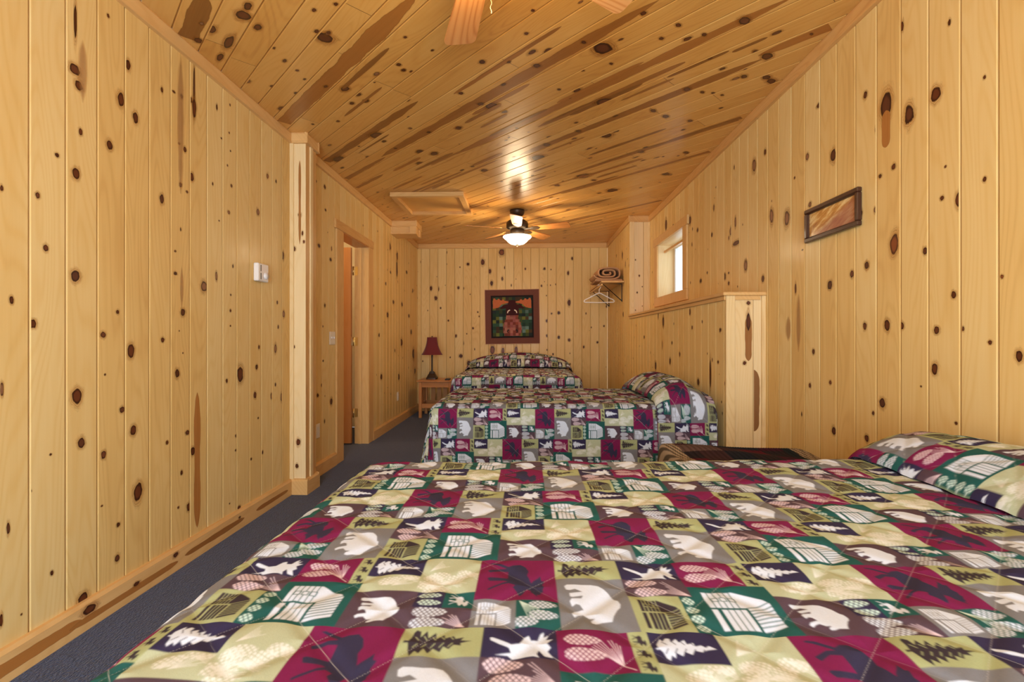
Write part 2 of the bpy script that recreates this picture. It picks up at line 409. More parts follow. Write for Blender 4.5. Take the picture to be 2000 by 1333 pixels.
KN_R=[(1.713,2.2,.011,.02,0),(1.768,1.98,.038,.05,0),(1.889,1.964,.04,.071,0),(2.128,2.158,.022,.03,0),(2.008,2.053,.056,.103,0),(2.008,1.96,.05,.15,1),(2.347,1.981,.038,.055,0),(2.559,2.056,.025,.032,2),(1.967,1.792,.02,.022,0),(2.04,1.779,.019,.015,0),(1.729,1.707,.008,.009,0),(1.678,1.578,.021,.047,0),(1.743,1.601,.015,.015,0),(1.585,1.941,.009,.013,0),(1.585,1.615,.012,.016,0),(1.964,1.483,.041,.078,4),(1.815,1.428,.019,.026,0),(2.066,1.648,.018,.025,2),(2.157,1.654,.021,.036,0),(2.118,1.422,.022,.03,0),(2.755,1.784,.048,.077,2),(2.926,1.837,.038,.083,2),(2.535,1.8,.024,.024,2),(3.004,2.253,.029,.031,0),(3.149,2.22,.044,.074,2),(2.678,1.985,.014,.013,0),(3.27,1.602,.034,.055,2),(3.033,1.48,.023,.026,0),(3.608,1.569,.025,.034,0),(3.412,1.776,.111,.032,0),(2.458,2.276,.038,.023,0),(2.603,1.578,.013,.007,0),(1.923,2.322,.014,.036,0),(2.062,1.981,.014,.029,0),(2.371,1.366,.032,.039,0),(2.213,1.399,.023,.031,0),(2.119,1.423,.022,.031,0),(2.13,1.161,.02,.03,0),(2.001,1.16,.028,.045,0),(1.927,1.157,.024,.025,0),(1.765,1.137,.022,.026,0),(1.696,1.257,.018,.024,0),(1.66,1.14,.008,.016,0),(1.566,1.095,.013,.013,0),(1.528,1.297,.009,.012,4),(1.476,1.055,.022,.031,0),(1.773,.999,.024,.041,0),(2.028,.842,.03,.039,0),(2.08,.793,.013,.016,0),(2.34,.669,.031,.035,0),(2.119,.679,.022,.028,0),(2.368,.897,.017,.019,0),(2.536,.866,.02,.023,0),(2.505,1.042,.019,.026,0),(1.833,.93,.008,.007,0),(1.687,.819,.011,.01,0),(2.668,1.381,.016,.053,0),(2.741,1.164,.077,.144,3),(2.64,1.192,.052,.312,3),(2.609,.707,.009,.02,0),(5.115,2.306,.068,.098,0),(4.863,2.241,.027,.02,0),(4.372,2.172,.066,.065,0),(4.175,2.039,.035,.032,0),(3.856,1.93,.03,.03,0),(4.101,1.595,.043,.031,0),(3.954,1.643,.023,.018,0),(3.612,1.567,.041,.046,0),(3.538,1.584,.021,.015,0),(3.538,1.509,.025,.025,0),(3.032,1.479,.029,.038,0),(3.265,1.595,.037,.063,2),(3.425,1.924,.023,.065,2),(3.503,1.879,.032,.052,2),(5.568,1.968,.045,.047,0),(3.816,2.132,.025,.041,2)]
KN_B=[(4.376,1.262,.046,.083,0),(3.671,1.31,.032,.039,0),(3.417,1.227,.02,.018,0),(3.093,1.164,.023,.017,0),(4.547,1.326,.022,.058,0),(4.069,1.233,.017,.017,0),(4.378,1.261,.049,.069,0),(5.09,1.126,.041,.028,0),(4.119,1.074,.028,.023,0),(4.637,.85,.055,.074,0),(4.174,.917,.044,.05,0),(3.492,.797,.038,.041,0),(3.264,.875,.027,.167,0),(3.134,.958,.025,.018,0),(3.621,1.191,.025,.023,0),(3.103,1.161,.019,.025,0),(4.409,1.054,.05,.104,3),(3.914,.983,.029,.031,0),(6.25,2.184,.068,.081,0),(6.663,2.248,.042,.032,0),(6.043,2.041,.049,.058,0),(6.187,1.421,.058,.051,0),(5.906,2.083,.047,.011,0)]
KN_E=[(1.435,1.106,.051,.271,1),(1.445,.728,.039,.378,1),(1.404,1.212,.023,.106,0),(1.336,.958,.019,.022,0),(1.258,.769,.016,.024,0),(1.45,1.328,.021,.021,0)]
KN_F=[(-.909,2.26,.04,.043,0),(-.68,2.288,.052,.085,0),(-.575,2.15,.046,.064,0),(-.545,1.963,.043,.071,0),(-.38,2.034,.028,.055,0),(-.342,2.204,.018,.04,0),(-.026,2.183,.021,.031,0),(.267,2.184,.028,.037,0),(.689,2.34,.03,.043,0),(.628,2.116,.03,.055,0),(.643,1.661,.043,.095,0),(.484,1.508,.037,.043,0),(.374,1.496,.022,.025,0),(.484,1.134,.033,.046,0),(.643,1.092,.037,.043,0),(.308,1.386,.04,.045,0),(.308,1.157,.031,.04,0),(1.073,1.058,.028,.03,0),(1.172,1.305,.021,.027,0),(.899,1.497,.015,.028,0),(.865,.985,.024,.04,0),(-1.481,1.889,.037,.062,0),(-1.369,1.876,.031,.055,0),(-1.405,1.738,.044,.056,0),(-1.331,1.585,.022,.027,0),(-1.056,1.898,.031,.043,0),(-.98,1.887,.022,.037,0),(-1.033,2.213,.015,.021,0),(-1.241,2.262,.016,.024,0),(-1.212,1.391,.022,.027,0),(-1.096,1.154,.031,.043,0),(-.757,1.521,.018,.025,0),(-.832,1.273,.025,.031,0),(-1.019,.846,.053,.055,0),(-.897,.738,.052,.068,0),(-.532,.935,.068,.122,4),(-.371,.92,.04,.107,4),(-.169,.928,.043,.123,4),(.168,.867,.034,.061,4),(-.98,1.042,.018,.055,0),(-1.609,.765,.015,.022,0),(-1.184,.824,.016,.022,0),(-1.637,2.298,.013,.031,0),(-.875,1.795,.012,.018,0),(.439,1.944,.015,.022,0),(.316,1.932,.016,.022,0),(.221,1.922,.021,.033,0),(-.241,1.931,.015,.036,0),(-.391,2.437,.076,.092,4),(-1.238,2.442,.016,.036,0),(-.806,.95,.012,.031,0),(.397,.875,.021,.031,0),(.305,.94,.015,.024,0),(.656,.722,.019,.027,0),(1.212,1.606,.019,.036,0)]
KN_C=[(.608,-2.348,.028,.059,0),(.611,-2.43,.057,.069,0),(.684,-2.475,.029,.05,0),(.53,-2.64,.03,.071,0),(.614,-2.699,.033,.127,0),(.613,-2.874,.024,.08,0),(.869,-2.676,.018,.034,0),(.943,-2.34,.077,.078,0),(.897,-2.316,.019,.029,0),(.95,-2.725,.016,.023,0),(1.031,-2.981,.017,.027,0),(1.223,-2.733,.04,.067,0),(1.38,-2.781,.026,.04,0),(1.228,-2.065,.014,.019,0),(1.385,-2.065,.013,.018,0),(1.372,-2.324,.019,.027,0),(1.032,-3.243,.027,.055,0),(.885,-2.07,.016,.022,0),(2.063,-3.246,.044,.056,0),(2.164,-3.199,.044,.058,0),(2.2,-3.461,.042,.051,0),(2.025,-2.698,.037,.045,0),(1.761,-3.261,.025,.039,0),(1.664,-3.833,.072,.138,0),(1.667,-3.2,.07,.107,0),(.5,-2.784,.033,.046,0),(.902,-2.995,.018,.027,0),(1.544,-1.507,.016,.016,0),(1.636,-1.971,.031,.034,0),(1.87,-1.798,.037,.036,0),(1.892,-1.496,.025,.021,0),(2.0,-1.464,.1,.087,0),(2.112,-1.112,.031,.02,0),(2.145,-1.218,.025,.019,0),(2.147,-1.512,.022,.017,0),(2.086,-1.657,.022,.018,0),(2.145,-1.879,.021,.019,0),(2.097,-2.304,.035,.037,0),(1.986,-2.303,.071,.075,0),(1.92,-2.329,.033,.037,0),(2.025,-2.703,.033,.038,0),(2.061,-3.247,.045,.058,0),(2.166,-3.205,.048,.063,0),(2.2,-3.466,.047,.059,0),(2.699,-3.224,.057,.061,0),(1.372,-2.325,.02,.025,0),(1.38,-2.783,.026,.038,0),(1.751,-2.309,.026,.029,0),(2.688,-2.477,.048,.045,0),(2.466,-1.79,.1,.091,0),(2.674,-2.161,.037,.031,0),(2.83,-2.698,.1,.108,0),(2.872,-2.068,.087,.071,0),(2.785,-1.638,.043,.031,0),(2.915,-1.626,.047,.035,0),(2.69,-1.362,.044,.035,0),(2.79,-1.317,.028,.018,0),(3.096,-1.546,.041,.029,0),(3.445,-2.725,.1,.121,4),(3.924,-2.187,.087,.058,0),(3.467,-3.062,.053,.047,0),(2.597,-.945,.037,.024,0),(2.304,-.888,.061,.042,0),(3.322,-2.062,.05,.04,0),(3.599,-1.83,.046,.032,0),(3.983,-2.794,.1,.103,0),(3.603,-2.731,.046,.039,0),(2.267,-1.061,.027,.019,0),(2.599,-.947,.036,.021,0),(2.679,-.92,.06,.048,0),(2.891,-.996,.048,.036,0),(2.956,-.99,.061,.04,0),(2.788,-1.315,.027,.019,0),(2.639,-.706,.021,.012,0),(3.594,-1.829,.04,.028,0),(2.791,-1.077,.038,.029,0),(2.908,-1.25,.023,.016,0),(2.845,-1.276,.024,.017,0)]
ST_C=[(.46,-2.949,-2.404,.1),(1.137,-3.447,-1.782,.105),(1.617,-3.982,-2.566,.07),(1.929,-4.299,-3.53,.05),(2.09,-4.443,-3.922,.05),(1.895,-3.555,-1.08,.085),(2.311,-3.111,-.684,.075),(2.42,-2.321,-1.235,.05),(2.706,-2.775,-.95,.075),(2.603,-.95,-.529,.08),(2.6,-4.151,-2.948,.035),(2.576,-4.278,-3.367,.03),(3.31,-2.811,-1.117,.05),(3.297,-1.835,-1.289,.05),(3.712,-3.17,-1.667,.05),(4.679,-4.503,-2.539,.06),(1.72,-2.144,-1.488,.03),(1.726,-2.352,-1.708,.03),(2.47,-1.38,-1.034,.03),(2.45,-2.054,-1.503,.04),(4.599,-5.549,-3.495,.04),(3.646,-3.765,-2.505,.04),(3.088,-2.4,-1.715,.04),(1.963,-2.48,-1.95,.04),(2.513,-1.03,-.858,.03),(3.361,-4.985,-3.707,.03),(1.727,-3.615,-3.122,.02),(4.238,-4.531,-3.409,.03)]
MOT={'moose_dark':[(.12,.09),(.16,.07),(.24,.09),(.38,.19),(.44,.15),(.54,.13),(.61,.2),(.65,.32),(.63,.42),(.66,.51),(.68,.59),(.71,.54),(.77,.47),(.8,.42),(.81,.51),(.85,.51),(.82,.61),(.84,.67),(.82,.73),(.83,.75),(.79,.81),(.79,.85),(.75,.86),(.75,.92),(.72,.87),(.68,.82),(.67,.76),(.63,.73),(.6,.78),(.58,.84),(.54,.9),(.52,.86),(.5,.8),(.45,.73),(.48,.68),(.4,.64),(.32,.67),(.22,.75),(.15,.81),(.14,.78),(.19,.73),(.32,.63),(.38,.6),(.34,.58),(.15,.58),(.12,.51),(.15,.49),(.38,.51),(.38,.4),(.38,.3),(.27,.29),(.14,.37),(.11,.31),(.26,.23),(.36,.23),(.3,.19),(.2,.12)],'tree':[(.05,.49),(.1,.49),(.12,.36),(.13,.16),(.16,.09),(.22,.16),(.23,.33),(.3,.16),(.33,.36),(.41,.17),(.43,.39),(.52,.24),(.54,.39),(.64,.31),(.67,.41),(.77,.35),(.74,.46),(.87,.47),(.74,.55),(.75,.63),(.66,.61),(.61,.74),(.54,.65),(.51,.8),(.42,.69),(.37,.87),(.31,.71),(.27,.91),(.21,.79),(.17,.98),(.13,.79),(.11,.63),(.1,.55),(.04,.57)],'bear':[(.11,.19),(.15,.15),(.27,.15),(.37,.16),(.5,.16),(.61,.18),(.68,.24),(.74,.32),(.79,.45),(.83,.48),(.85,.57),(.83,.64),(.78,.69),(.71,.8),(.67,.9),(.57,.9),(.53,.9),(.45,.93),(.4,.92),(.4,.87),(.46,.82),(.38,.82),(.31,.75),(.24,.77),(.19,.81),(.16,.75),(.2,.7),(.33,.66),(.29,.58),(.24,.56),(.18,.6),(.16,.51),(.19,.46),(.33,.45),(.36,.39),(.21,.43),(.17,.42),(.17,.35),(.36,.31),(.26,.25),(.18,.28),(.13,.27)],'moose_white':[(.1,.34),(.14,.34),(.39,.54),(.5,.49),(.56,.28),(.62,.23),(.65,.36),(.74,.36),(.78,.18),(.83,.1),(.82,.26),(.89,.18),(.85,.34),(.94,.34),(.86,.47),(.91,.6),(.86,.68),(.93,.87),(.82,.84),(.75,.65),(.72,.78),(.75,.9),(.67,.86),(.59,.86),(.41,.9),(.35,.82),(.18,.84),(.39,.74),(.36,.63),(.24,.55),(.11,.42)],'tree_white':[(.05,.51),(.08,.53),(.08,.39),(.16,.19),(.18,.31),(.24,.19),(.29,.22),(.29,.37),(.38,.25),(.4,.37),(.5,.28),(.51,.42),(.61,.36),(.62,.47),(.72,.42),(.76,.5),(.82,.43),(.91,.53),(.77,.57),(.68,.64),(.58,.6),(.52,.73),(.43,.65),(.38,.78),(.3,.68),(.27,.82),(.23,.74),(.19,.87),(.15,.81),(.13,.65),(.1,.57),(.05,.56)]}
# ================================================================= ROOM SHELL
DOOR = (4.357, 5.05, 0.0, 2.073)
WIN = (4.53, 5.41, 1.565, 2.145)

w = Boards('wall_left', (XL, 0, 0), (0, 1, 0), (0, 0, 1), (1, 0, 0), 11, .027)
w.rect(Y0, YF, 0, ZC, [DOOR])
for k in KN_L: w.knot(*k)
w.scatter(60, 3.7, 7.4, .1, 2.45, [DOOR], .022)
w.scatter(30, Y0, 1.5, .1, 2.45)
w.build(M_WALL)

w = Boards('wall_right', (XA, 0, 0), (0, 1, 0), (0, 0, 1), (-1, 0, 0), 12, .112)
w.rect(Y0, YR + .02, 0, ZC, [WIN])
for k in KN_R: w.knot(*k)
w.scatter(24, 2.9, YR, 1.4, 2.45, [WIN], .02)
w.scatter(30, Y0, 1.4, .1, 2.45)
w.build(M_WALL)

w = Boards('wall_far', (0, YF, 0), (1, 0, 0), (0, 0, 1), (0, -1, 0), 13, .057)
w.rect(XL, XB, 0, ZC)
for k in KN_F: w.knot(*k)
w.scatter(40, XL, XB, .1, 2.45, smax=.02)
w.build(M_WALL)

w = Boards('wall_right_far', (XB, 0, 0), (0, 1, 0), (0, 0, 1), (-1, 0, 0), 14, .05)
w.rect(YR, YF, 0, ZC)
w.rect(YK, YR, 0, 1.372)
for k in KN_B: w.knot(*k)
w.scatter(40, YK, YF, .4, 1.35, smax=.018)
w.scatter(16, YR, YF, 1.4, 2.45, smax=.018)
w.build(M_WALL)

w = Boards('wall_right_return', (0, YR, 0), (1, 0, 0), (0, 0, 1), (0, -1, 0), 15, .085)
w.rect(XB, XA, 1.372, ZC)
for k in [(1.29, 2.05, .012, .018), (1.335, 1.86, .016, .024), (1.31, 1.66, .014, .02), (1.37, 1.5, .008, .012), (1.29, 1.45, .008, .014), (1.37, 1.73, .01, .012)]: w.knot(*k)
w.build(M_PALE)

w = Boards('wall_right_end', (0, YK, 0), (1, 0, 0), (0, 0, 1), (0, -1, 0), 16, .09, groove=.003)
w.rect(XB, XA + .02, 0, 1.372)
for k in KN_E:
    if k[3] > .28: w.knot(k[0] - .05, k[1], .075, k[3], 1, col=(.36, .13, .03))
    else: w.knot(min(k[0], 1.36), *k[1:])
w.build(M_PALE)

w = Boards('wall_back', (0, Y0, 0), (1, 0, 0), (0, 0, 1), (0, 1, 0), 17, .02)
WB = (-1.1, .9, .12, 2.1)
w.rect(XL, XA, 0, ZC, [WB])
w.scatter(30, XL, XA, .1, 2.45, [WB])
w.build(M_WALL)

# ---- ceiling boards run diagonally (45 degrees)
S2 = math.sqrt(.5)
w = Boards('ceiling', (0, 0, ZC), (S2, S2, 0), (S2, -S2, 0), (0, 0, -1), 21, 0.0)


def clip(poly, X0, X1, Ya, Yb):
    xy = lambda p: ((p[0] + p[1]) * S2, (p[0] - p[1]) * S2)
    for ax, lim, sg in ((0, X0, 1), (0, X1, -1), (1, Ya, 1), (1, Yb, -1)):
        out = []
        for i in range(len(poly)):
            p, q = poly[i], poly[(i + 1) % len(poly)]
            dp, dq = (xy(p)[ax] - lim) * sg, (xy(q)[ax] - lim) * sg
            if dp >= 0: out.append(p)
            if dp * dq < 0:
                t = dp / (dp - dq); out.append((p[0] + (q[0] - p[0]) * t, p[1] + (q[1] - p[1]) * t))
        poly = out
        if not poly: break
    return poly


JO = {}
for k in range(-25, 52):
    n0 = k * BW
    e, js = -8.0 + w.rnd.uniform(0, 2), [-9.0]
    while e < 4:
        js.append(e); e += w.rnd.uniform(1.3, 2.6)
    js.append(5.0); JO[k] = js
    for i in range(len(js) - 1):
        for na, nb in ((n0, n0 + w.g), (n0 + w.g, n0 + BW - w.g), (n0 + BW - w.g, n0 + BW)):
            P = clip([(na, js[i]), (nb, js[i]), (nb, js[i + 1]), (na, js[i + 1])], XL, XA, Y0, YF)
            if len(P) < 3: continue
            dp = lambda a: -w.d * max(0, 1 - min(a - n0, n0 + BW - a) / w.g)
            w.poly([(p[0], p[1], dp(p[0])) for p in P], k, i)
        if i:
            P = clip([(n0 + w.g, js[i] - .001), (n0 + BW - w.g, js[i] - .001), (n0 + BW - w.g, js[i] + .001), (n0 + w.g, js[i] + .001)], XL + .01, XA - .01, Y0, YF - .01)
            if len(P) >= 3: w.poly([(p[0], p[1], .0005) for p in P], k, i, [(0, 0)] * len(P), (2.0, 0), (.10, .04, .012), share=False)


def seg_of(k, e):
    js = JO[k]
    for i in range(len(js) - 1):
        if js[i] <= e < js[i + 1]: return i
    return 0


def ceil_knot(n, e, wd, ln, t=0, **kw):
    X, Y = (n + e) * S2, (n - e) * S2
    if not (XL + .05 < X < XA - .05 and Y0 + .1 < Y < YF - .08): return
    k = w.board(n)
    if k in JO: w.knot(n, e, wd, ln, t, seg=seg_of(k, e), **kw)


rs = random.Random(5)
for n, e0, e1, wd in ST_C:
    k = w.board(n); L = abs(e1 - e0)
    # keep the streak inside its board and inside the room
    lo, hi = k * BW + .004, (k + 1) * BW - .004
    n = min(max(n, lo + wd / 2), hi - wd / 2)
    ee0, ee1 = sorted((e0, e1))
    m = [t for t in np.linspace(ee0, ee1, 60) if XL + .03 < (n + t) * S2 < XA - .03 and Y0 < (n - t) * S2 < YF - .05]
    if len(m) < 3: continue
    js = [m[0]] + [j for j in JO[k] if m[0] < j < m[-1]] + [m[-1]]
    a_, b_ = m[0], m[-1]
    if (n + a_) * S2 < XL + .2: a_ -= .5      # runs out under the crown trim
    if (n + b_) * S2 > XA - .15: b_ += .5
    w.knot(n, (a_ + b_) / 2, wd, b_ - a_, 1, ob=(m[0], m[-1]), seg=seg_of(k, (m[0] + m[-1]) / 2), lift=.0006)
for n, e, wd, ln, t in KN_C: ceil_knot(n, e, wd, ln, t, lift=.001)
for _ in range(260):
    X, Y = rs.uniform(XL + .1, XA - .1), rs.uniform(Y0 + .2, YF - .2)
    s = rs.uniform(.008, .026)
    ceil_knot((X + Y) * S2, (X - Y) * S2, s, s * rs.uniform(1.1, 2.2), rs.choice([0, 0, 0, 2]), lift=.001)
for _ in range(34):
    X, Y = rs.uniform(XL + .5, XA - .5), rs.uniform(2.6, YF - .6)
    n = (X + Y) * S2; k = w.board(n)
    ceil_knot(k * BW + rs.uniform(.04, .09), (X - Y) * S2, rs.uniform(.015, .045), rs.uniform(.25, .65), 1, lift=.0008)
w.build(M_CEIL)

# ---- carpet
g = NG('carpet')
tc = g.n('ShaderNodeTexCoord').outputs['Object']
sp = g.n('ShaderNodeMapping'); g.put(sp.inputs['Vector'], tc); sp.inputs['Scale'].default_value = (150, 95, 1); sp.inputs['Rotation'].default_value = (0, 0, .0)
v = g.n('ShaderNodeTexVoronoi'); g.t.links.new(sp.outputs[0], v.inputs['Vector']); v.inputs['Scale'].default_value = 1.0
f1 = g.noise(tc, 320, 2); f2 = g.noise(tc, 14, 3)
cv = g.mix(g.math('MULTIPLY_ADD', v.outputs['Color'], .9, -.1), lin(12, 34, 82), lin(66, 104, 166))
cv = g.mix(g.smooth(f1, .35, .75), lin(14, 34, 76), cv)
cv = g.mix(g.math('MULTIPLY', f2, .4), cv, lin(30, 36, 54))
b = g.bsdf(cv, .95, Sheen_Weight=.25)
g.bump(b, g.math('ADD', v.outputs['Distance'], f1), .9, .006)
mb = MB().add([(XL, Y0, 0), (XA, Y0, 0), (XA, YF, 0), (XL, YF, 0)], [(0, 1, 2, 3)])
struct(mb.build('floor', g.m))

# ---- crown trim
CR = [(0, -.076), (.021, -.076), (.021, -.066), (.016, -.062), (.017, -.01), (.012, 0), (0, 0)]


def run(name, segs, mat, prof, axis=1):
    mb = MB()
    for p0, p1, n in segs: mb.prism(prof, p0, p1, n)
    return struct(mb.build(name, mat, wood=axis))


PX, PY0, PY1 = -1.577, 3.393, 3.56
run('trim_1', [((XL, Y0, ZC), (XL, PY0, ZC), (1, 0, 0)), ((XL, PY0, ZC), (PX + .02, PY0, ZC), (0, -1, 0)), ((PX, PY0 - .02, ZC), (PX, PY1 + .02, ZC), (1, 0, 0)),
               ((XL, PY1, ZC), (PX + .02, PY1, ZC), (0, 1, 0)), ((XL, PY1, ZC), (XL, YF, ZC), (1, 0, 0))], M_TRIM, CR)
run('trim_2', [((XL, YF, ZC), (XB, YF, ZC), (0, -1, 0))], M_TRIM, CR, 0)
run('trim_3', [((XA, Y0, ZC), (XA, YR, ZC), (-1, 0, 0)), ((XA, YR, ZC), (XB - .02, YR, ZC), (0, -1, 0)), ((XB, YR - .02, ZC), (XB, YF, ZC), (-1, 0, 0))], M_TRIM, CR)
# ---- baseboards
BS = [(0, 0), (.021, 0), (.021, .096), (.013, .109), (0, .111)]
run('baseboard_left', [((XL, Y0, 0), (XL, PY0, 0), (1, 0, 0)), ((XL, PY0, 0), (PX + .021, PY0, 0), (0, -1, 0)), ((PX, PY0 - .02, 0), (PX, PY1 + .02, 0), (1, 0, 0)),
                       ((XL, PY1, 0), (PX + .021, PY1, 0), (0, 1, 0)), ((XL, PY1, 0), (XL, 4.19, 0), (1, 0, 0)), ((XL, 5.205, 0), (XL, YF, 0), (1, 0, 0))], M_TRIM, BS)
run('baseboard_far', [((XL, YF, 0), (XB, YF, 0), (0, -1, 0))], M_TRIM, BS, 0)
run('baseboard_right', [((XA, Y0, 0), (XA, YK, 0), (-1, 0, 0)), ((XA, YK, 0), (XB, YK, 0), (0, -1, 0)), ((XB, YK, 0), (XB, YF, 0), (-1, 0, 0))], M_TRIM, BS)
# face of the left baseboard with its dark heartwood runs
w = Boards('baseboard_left_face', (XL + .0214, 0, 0), (0, 0, 1), (0, 1, 0), (1, 0, 0), 41, .0, bw=.12)
w.rect(.003, .095, Y0, 3.37)
for a, u, wd, h, t in [(.05, 1.55, .05, .42, 1), (.042, 1.98, .03, .55, 1), (.05, 2.55, .034, .5, 1), (.05, 3.12, .03, .4, 1), (.075, 1.79, .03, .05, 0), (.08, 2.24, .02, .03, 0), (.06, 2.01, .016, .03, 0), (.07, 2.75, .012, .02, 0), (.05, .9, .04, .5, 1)]: w.knot(a, u, wd, h, t)
w.build(M_TRIM)

# ---- pilaster on the left wall
w = Boards('wall_left_pilaster', (0, PY0, 0), (1, 0, 0), (0, 0, 1), (0, -1, 0), 31, XL + .003, bw=.2)
w.rect(XL, PX, 0, ZC)
for a, u, ww, h in [(-1.66, 1.75, .02, .03), (-1.62, 1.99, .02, .03), (-1.60, 1.86, .012, .03), (-1.59, 1.8, .014, .02), (-1.63, .37, .028, .045), (-1.64, .2, .02, .03), (-1.66, 1.05, .01, .02)]: w.knot(a, u, ww, h)
w.knot(-1.62, 2.08, .02, .6, 1)
w.build(M_PALE)
mb = MB().box(XL, PX, PY0 + .001, PY1, 0, ZC)
struct(mb.build('trim_4', M_TRIM, wood=2))
mb = MB().box(XL, XL + .028, PY0 - .012, PY0 + .002, .1, ZC - .07, .002)
mb.box(PX - .028, PX + .01, PY0 + .06, PY0 + .1, .1, ZC - .07, .002)
struct(mb.build('trim_5', M_PALE, wood=2))

# ---- corner strips of the recess and of the half wall, ledge cap
mb = MB().box(XB - .004, XB + .05, YK - .014, YK + .001, 0, 1.372, .002).box(XA - .022, XA + .012, YK - .014, YK + .001, 0, 1.372, .002)
mb.box(XB - .006, XB + .05, YR - .014, YR, 1.392, ZC - .07, .002).box(XA - .012, XA, YR - .016, YR, 1.392, ZC - .07, .002)
struct(mb.build('trim_6', M_PALE, wood=2))
mb = MB().box(XB - .026, XA, YK - .028, YR + .0, 1.372, 1.394, .004)
mb.box(XB - .012, XB, YK, YR, 1.346, 1.372, .002).box(XB + .05, XA - .03, YK - .012, YK, 1.346, 1.372, .002)
struct(mb.build('trim_7', M_TRIM, wood=1))

# ================================================================= WINDOW 1 (right wall)
y0, y1, z0, z1 = WIN
win = bpy.data.objects.new('window_1', None); C.objects.link(win); win.location = (XA, (y0 + y1) / 2, z0)
win['kind'] = 'structure'


def under(o, par):
    o.parent = par; o.matrix_parent_inverse = Matrix.Translation(par.location).inverted(); return o


cs = .115
mb = MB().box(XA - .018, XA, y0 - cs, y0, z0 + .0005, z1 - .0005, .003).box(XA - .018, XA, y1, y1 + cs, z0 + .0005, z1 - .0005, .003)
mb.box(XA - .022, XA, y0 - cs - .03, y1 + cs + .03, z1, z1 + .085, .003).box(XA - .018, XA, y0 - cs, y1 + cs, z0 - .1, z0 - .0, .003)
under(mb.build('window_casing', M_TRIM, wood=2), win)
mb = MB().box(XA, XA + .2, y0 - .02, y0, z0 - .02, z1 + .02).box(XA, XA + .2, y1, y1 + .02, z0 - .02, z1 + .02)
mb.box(XA, XA + .2, y0, y1, z1, z1 + .02).box(XA - .002, XA + .2, y0, y1, z0 - .02, z0)
under(mb.build('window_jamb', M_PALE, wood=2), win)
M_VINYL = plain('white_vinyl', lin(236, 238, 240), .4, .02)
xs = XA + .17
mb = MB().box(xs, xs + .04, y0, y0 + .05, z0, z1, .003).box(xs, xs + .04, y1 - .05, y1, z0, z1, .003).box(xs, xs + .04, y0, y1, z0, z0 + .05, .003)
mb.box(xs, xs + .04, y0, y1, z1 - .05, z1, .003).box(xs + .005, xs + .035, (y0 + y1) / 2 - .025, (y0 + y1) / 2 + .025, z0, z1, .003)
under(mb.build('window_frame', M_VINYL), win)


def glass_mat(name, tint=(.95, .98, 1, 1), refl=.06):
    g = NG(name)
    tr = g.n('ShaderNodeBsdfTransparent'); tr.inputs[0].default_value = tint
    gl = g.n('ShaderNodeBsdfGlossy'); gl.inputs['Roughness'].default_value = .03
    mx = g.n('ShaderNodeMixShader'); mx.inputs[0].default_value = refl
    g.t.links.new(tr.outputs[0], mx.inputs[1]); g.t.links.new(gl.outputs[0], mx.inputs[2]); g.t.links.new(mx.outputs[0], g.out.inputs[0])
    return g.m


M_GLASS = glass_mat('window_glass')
under(MB().box(xs + .018, xs + .022, y0 + .04, y1 - .04, z0 + .04, z1 - .04).build('pane', M_GLASS), win)
under(MB().box(XA + .06, XA + .085, y0, y1, z1 - .085, z1 - .06, .003).build('blind_rail', M_TRIM, wood=1), win)

# WINDOW 2: glazed opening in the back wall, behind the camera
win = bpy.data.objects.new('window_2', None); C.objects.link(win); win.location = (0, Y0, 0); win['kind'] = 'structure'
mb = MB()
for a, b_, c, d in ((WB[0], WB[0] + .06, WB[2], WB[3]), (WB[1] - .06, WB[1], WB[2], WB[3]), (WB[0], WB[1], WB[2], WB[2] + .06), (WB[0], WB[1], WB[3] - .06, WB[3]), (-.13, -.07, WB[2], WB[3])):
    mb.box(a, b_, Y0 - .06, Y0 + .0, c, d, .003)
under(mb.build('window_frame', M_VINYL), win)
under(MB().box(WB[0] + .05, WB[1] - .05, Y0 - .032, Y0 - .028, WB[2] + .05, WB[3] - .05).build('pane', M_GLASS), win)
mb = MB().box(WB[0] - .09, WB[0], Y0, Y0 + .018, 0.11, WB[3] + .09, .003).box(WB[1], WB[1] + .09, Y0, Y0 + .018, 0.11, WB[3] + .09, .003).box(WB[0], WB[1], Y0, Y0 + .018, WB[3], WB[3] + .09, .003)
under(mb.build('window_casing', M_TRIM, wood=2), win)

# ================================================================= DOOR 1 and the room behind
y0, y1, z0, z1 = DOOR
XJ = XL - .133
dr = bpy.data.objects.new('door_1', None); C.objects.link(dr); dr.location = (XL, y1, 0); dr['kind'] = 'structure'
mb = MB().box(XL, XL + .018, y0 - .16, y0 - .012, 0, z1 + .01, .003).box(XL, XL + .018, y1 + .012, y1 + .15, 0, z1 + .01, .003)
under(mb.build('door_casing', M_TRIM, wood=2), dr)
under(MB().box(XL, XL + .022, y0 - .19, y1 + .16, z1 + .01, z1 + .09, .003).build('head_casing', M_TRIM, wood=1), dr)
mb = MB().box(XJ, XL + .016, y0 - .016, y0, 0, z1).box(XJ, XL + .016, y1, y1 + .016, 0, z1)
mb.box(XJ + .04, XJ + .075, y1 - .012, y1, 0, z1)
under(mb.build('door_jamb', M_TRIM, wood=2), dr)
under(MB().box(XJ, XL + .016, y0, y1, z1, z1 + .016).build('head_jamb', M_DOOR, wood=1), dr)
under(MB().box(XJ - .69, XJ - .022, y1 - .05, y1 - .014, .012, z1 - .006, .002).build('door_leaf', M_DOOR, wood=2), dr)
M_BRASS = plain('brass', (.72, .52, .22, 1), .28, .05, Metallic=1.0)
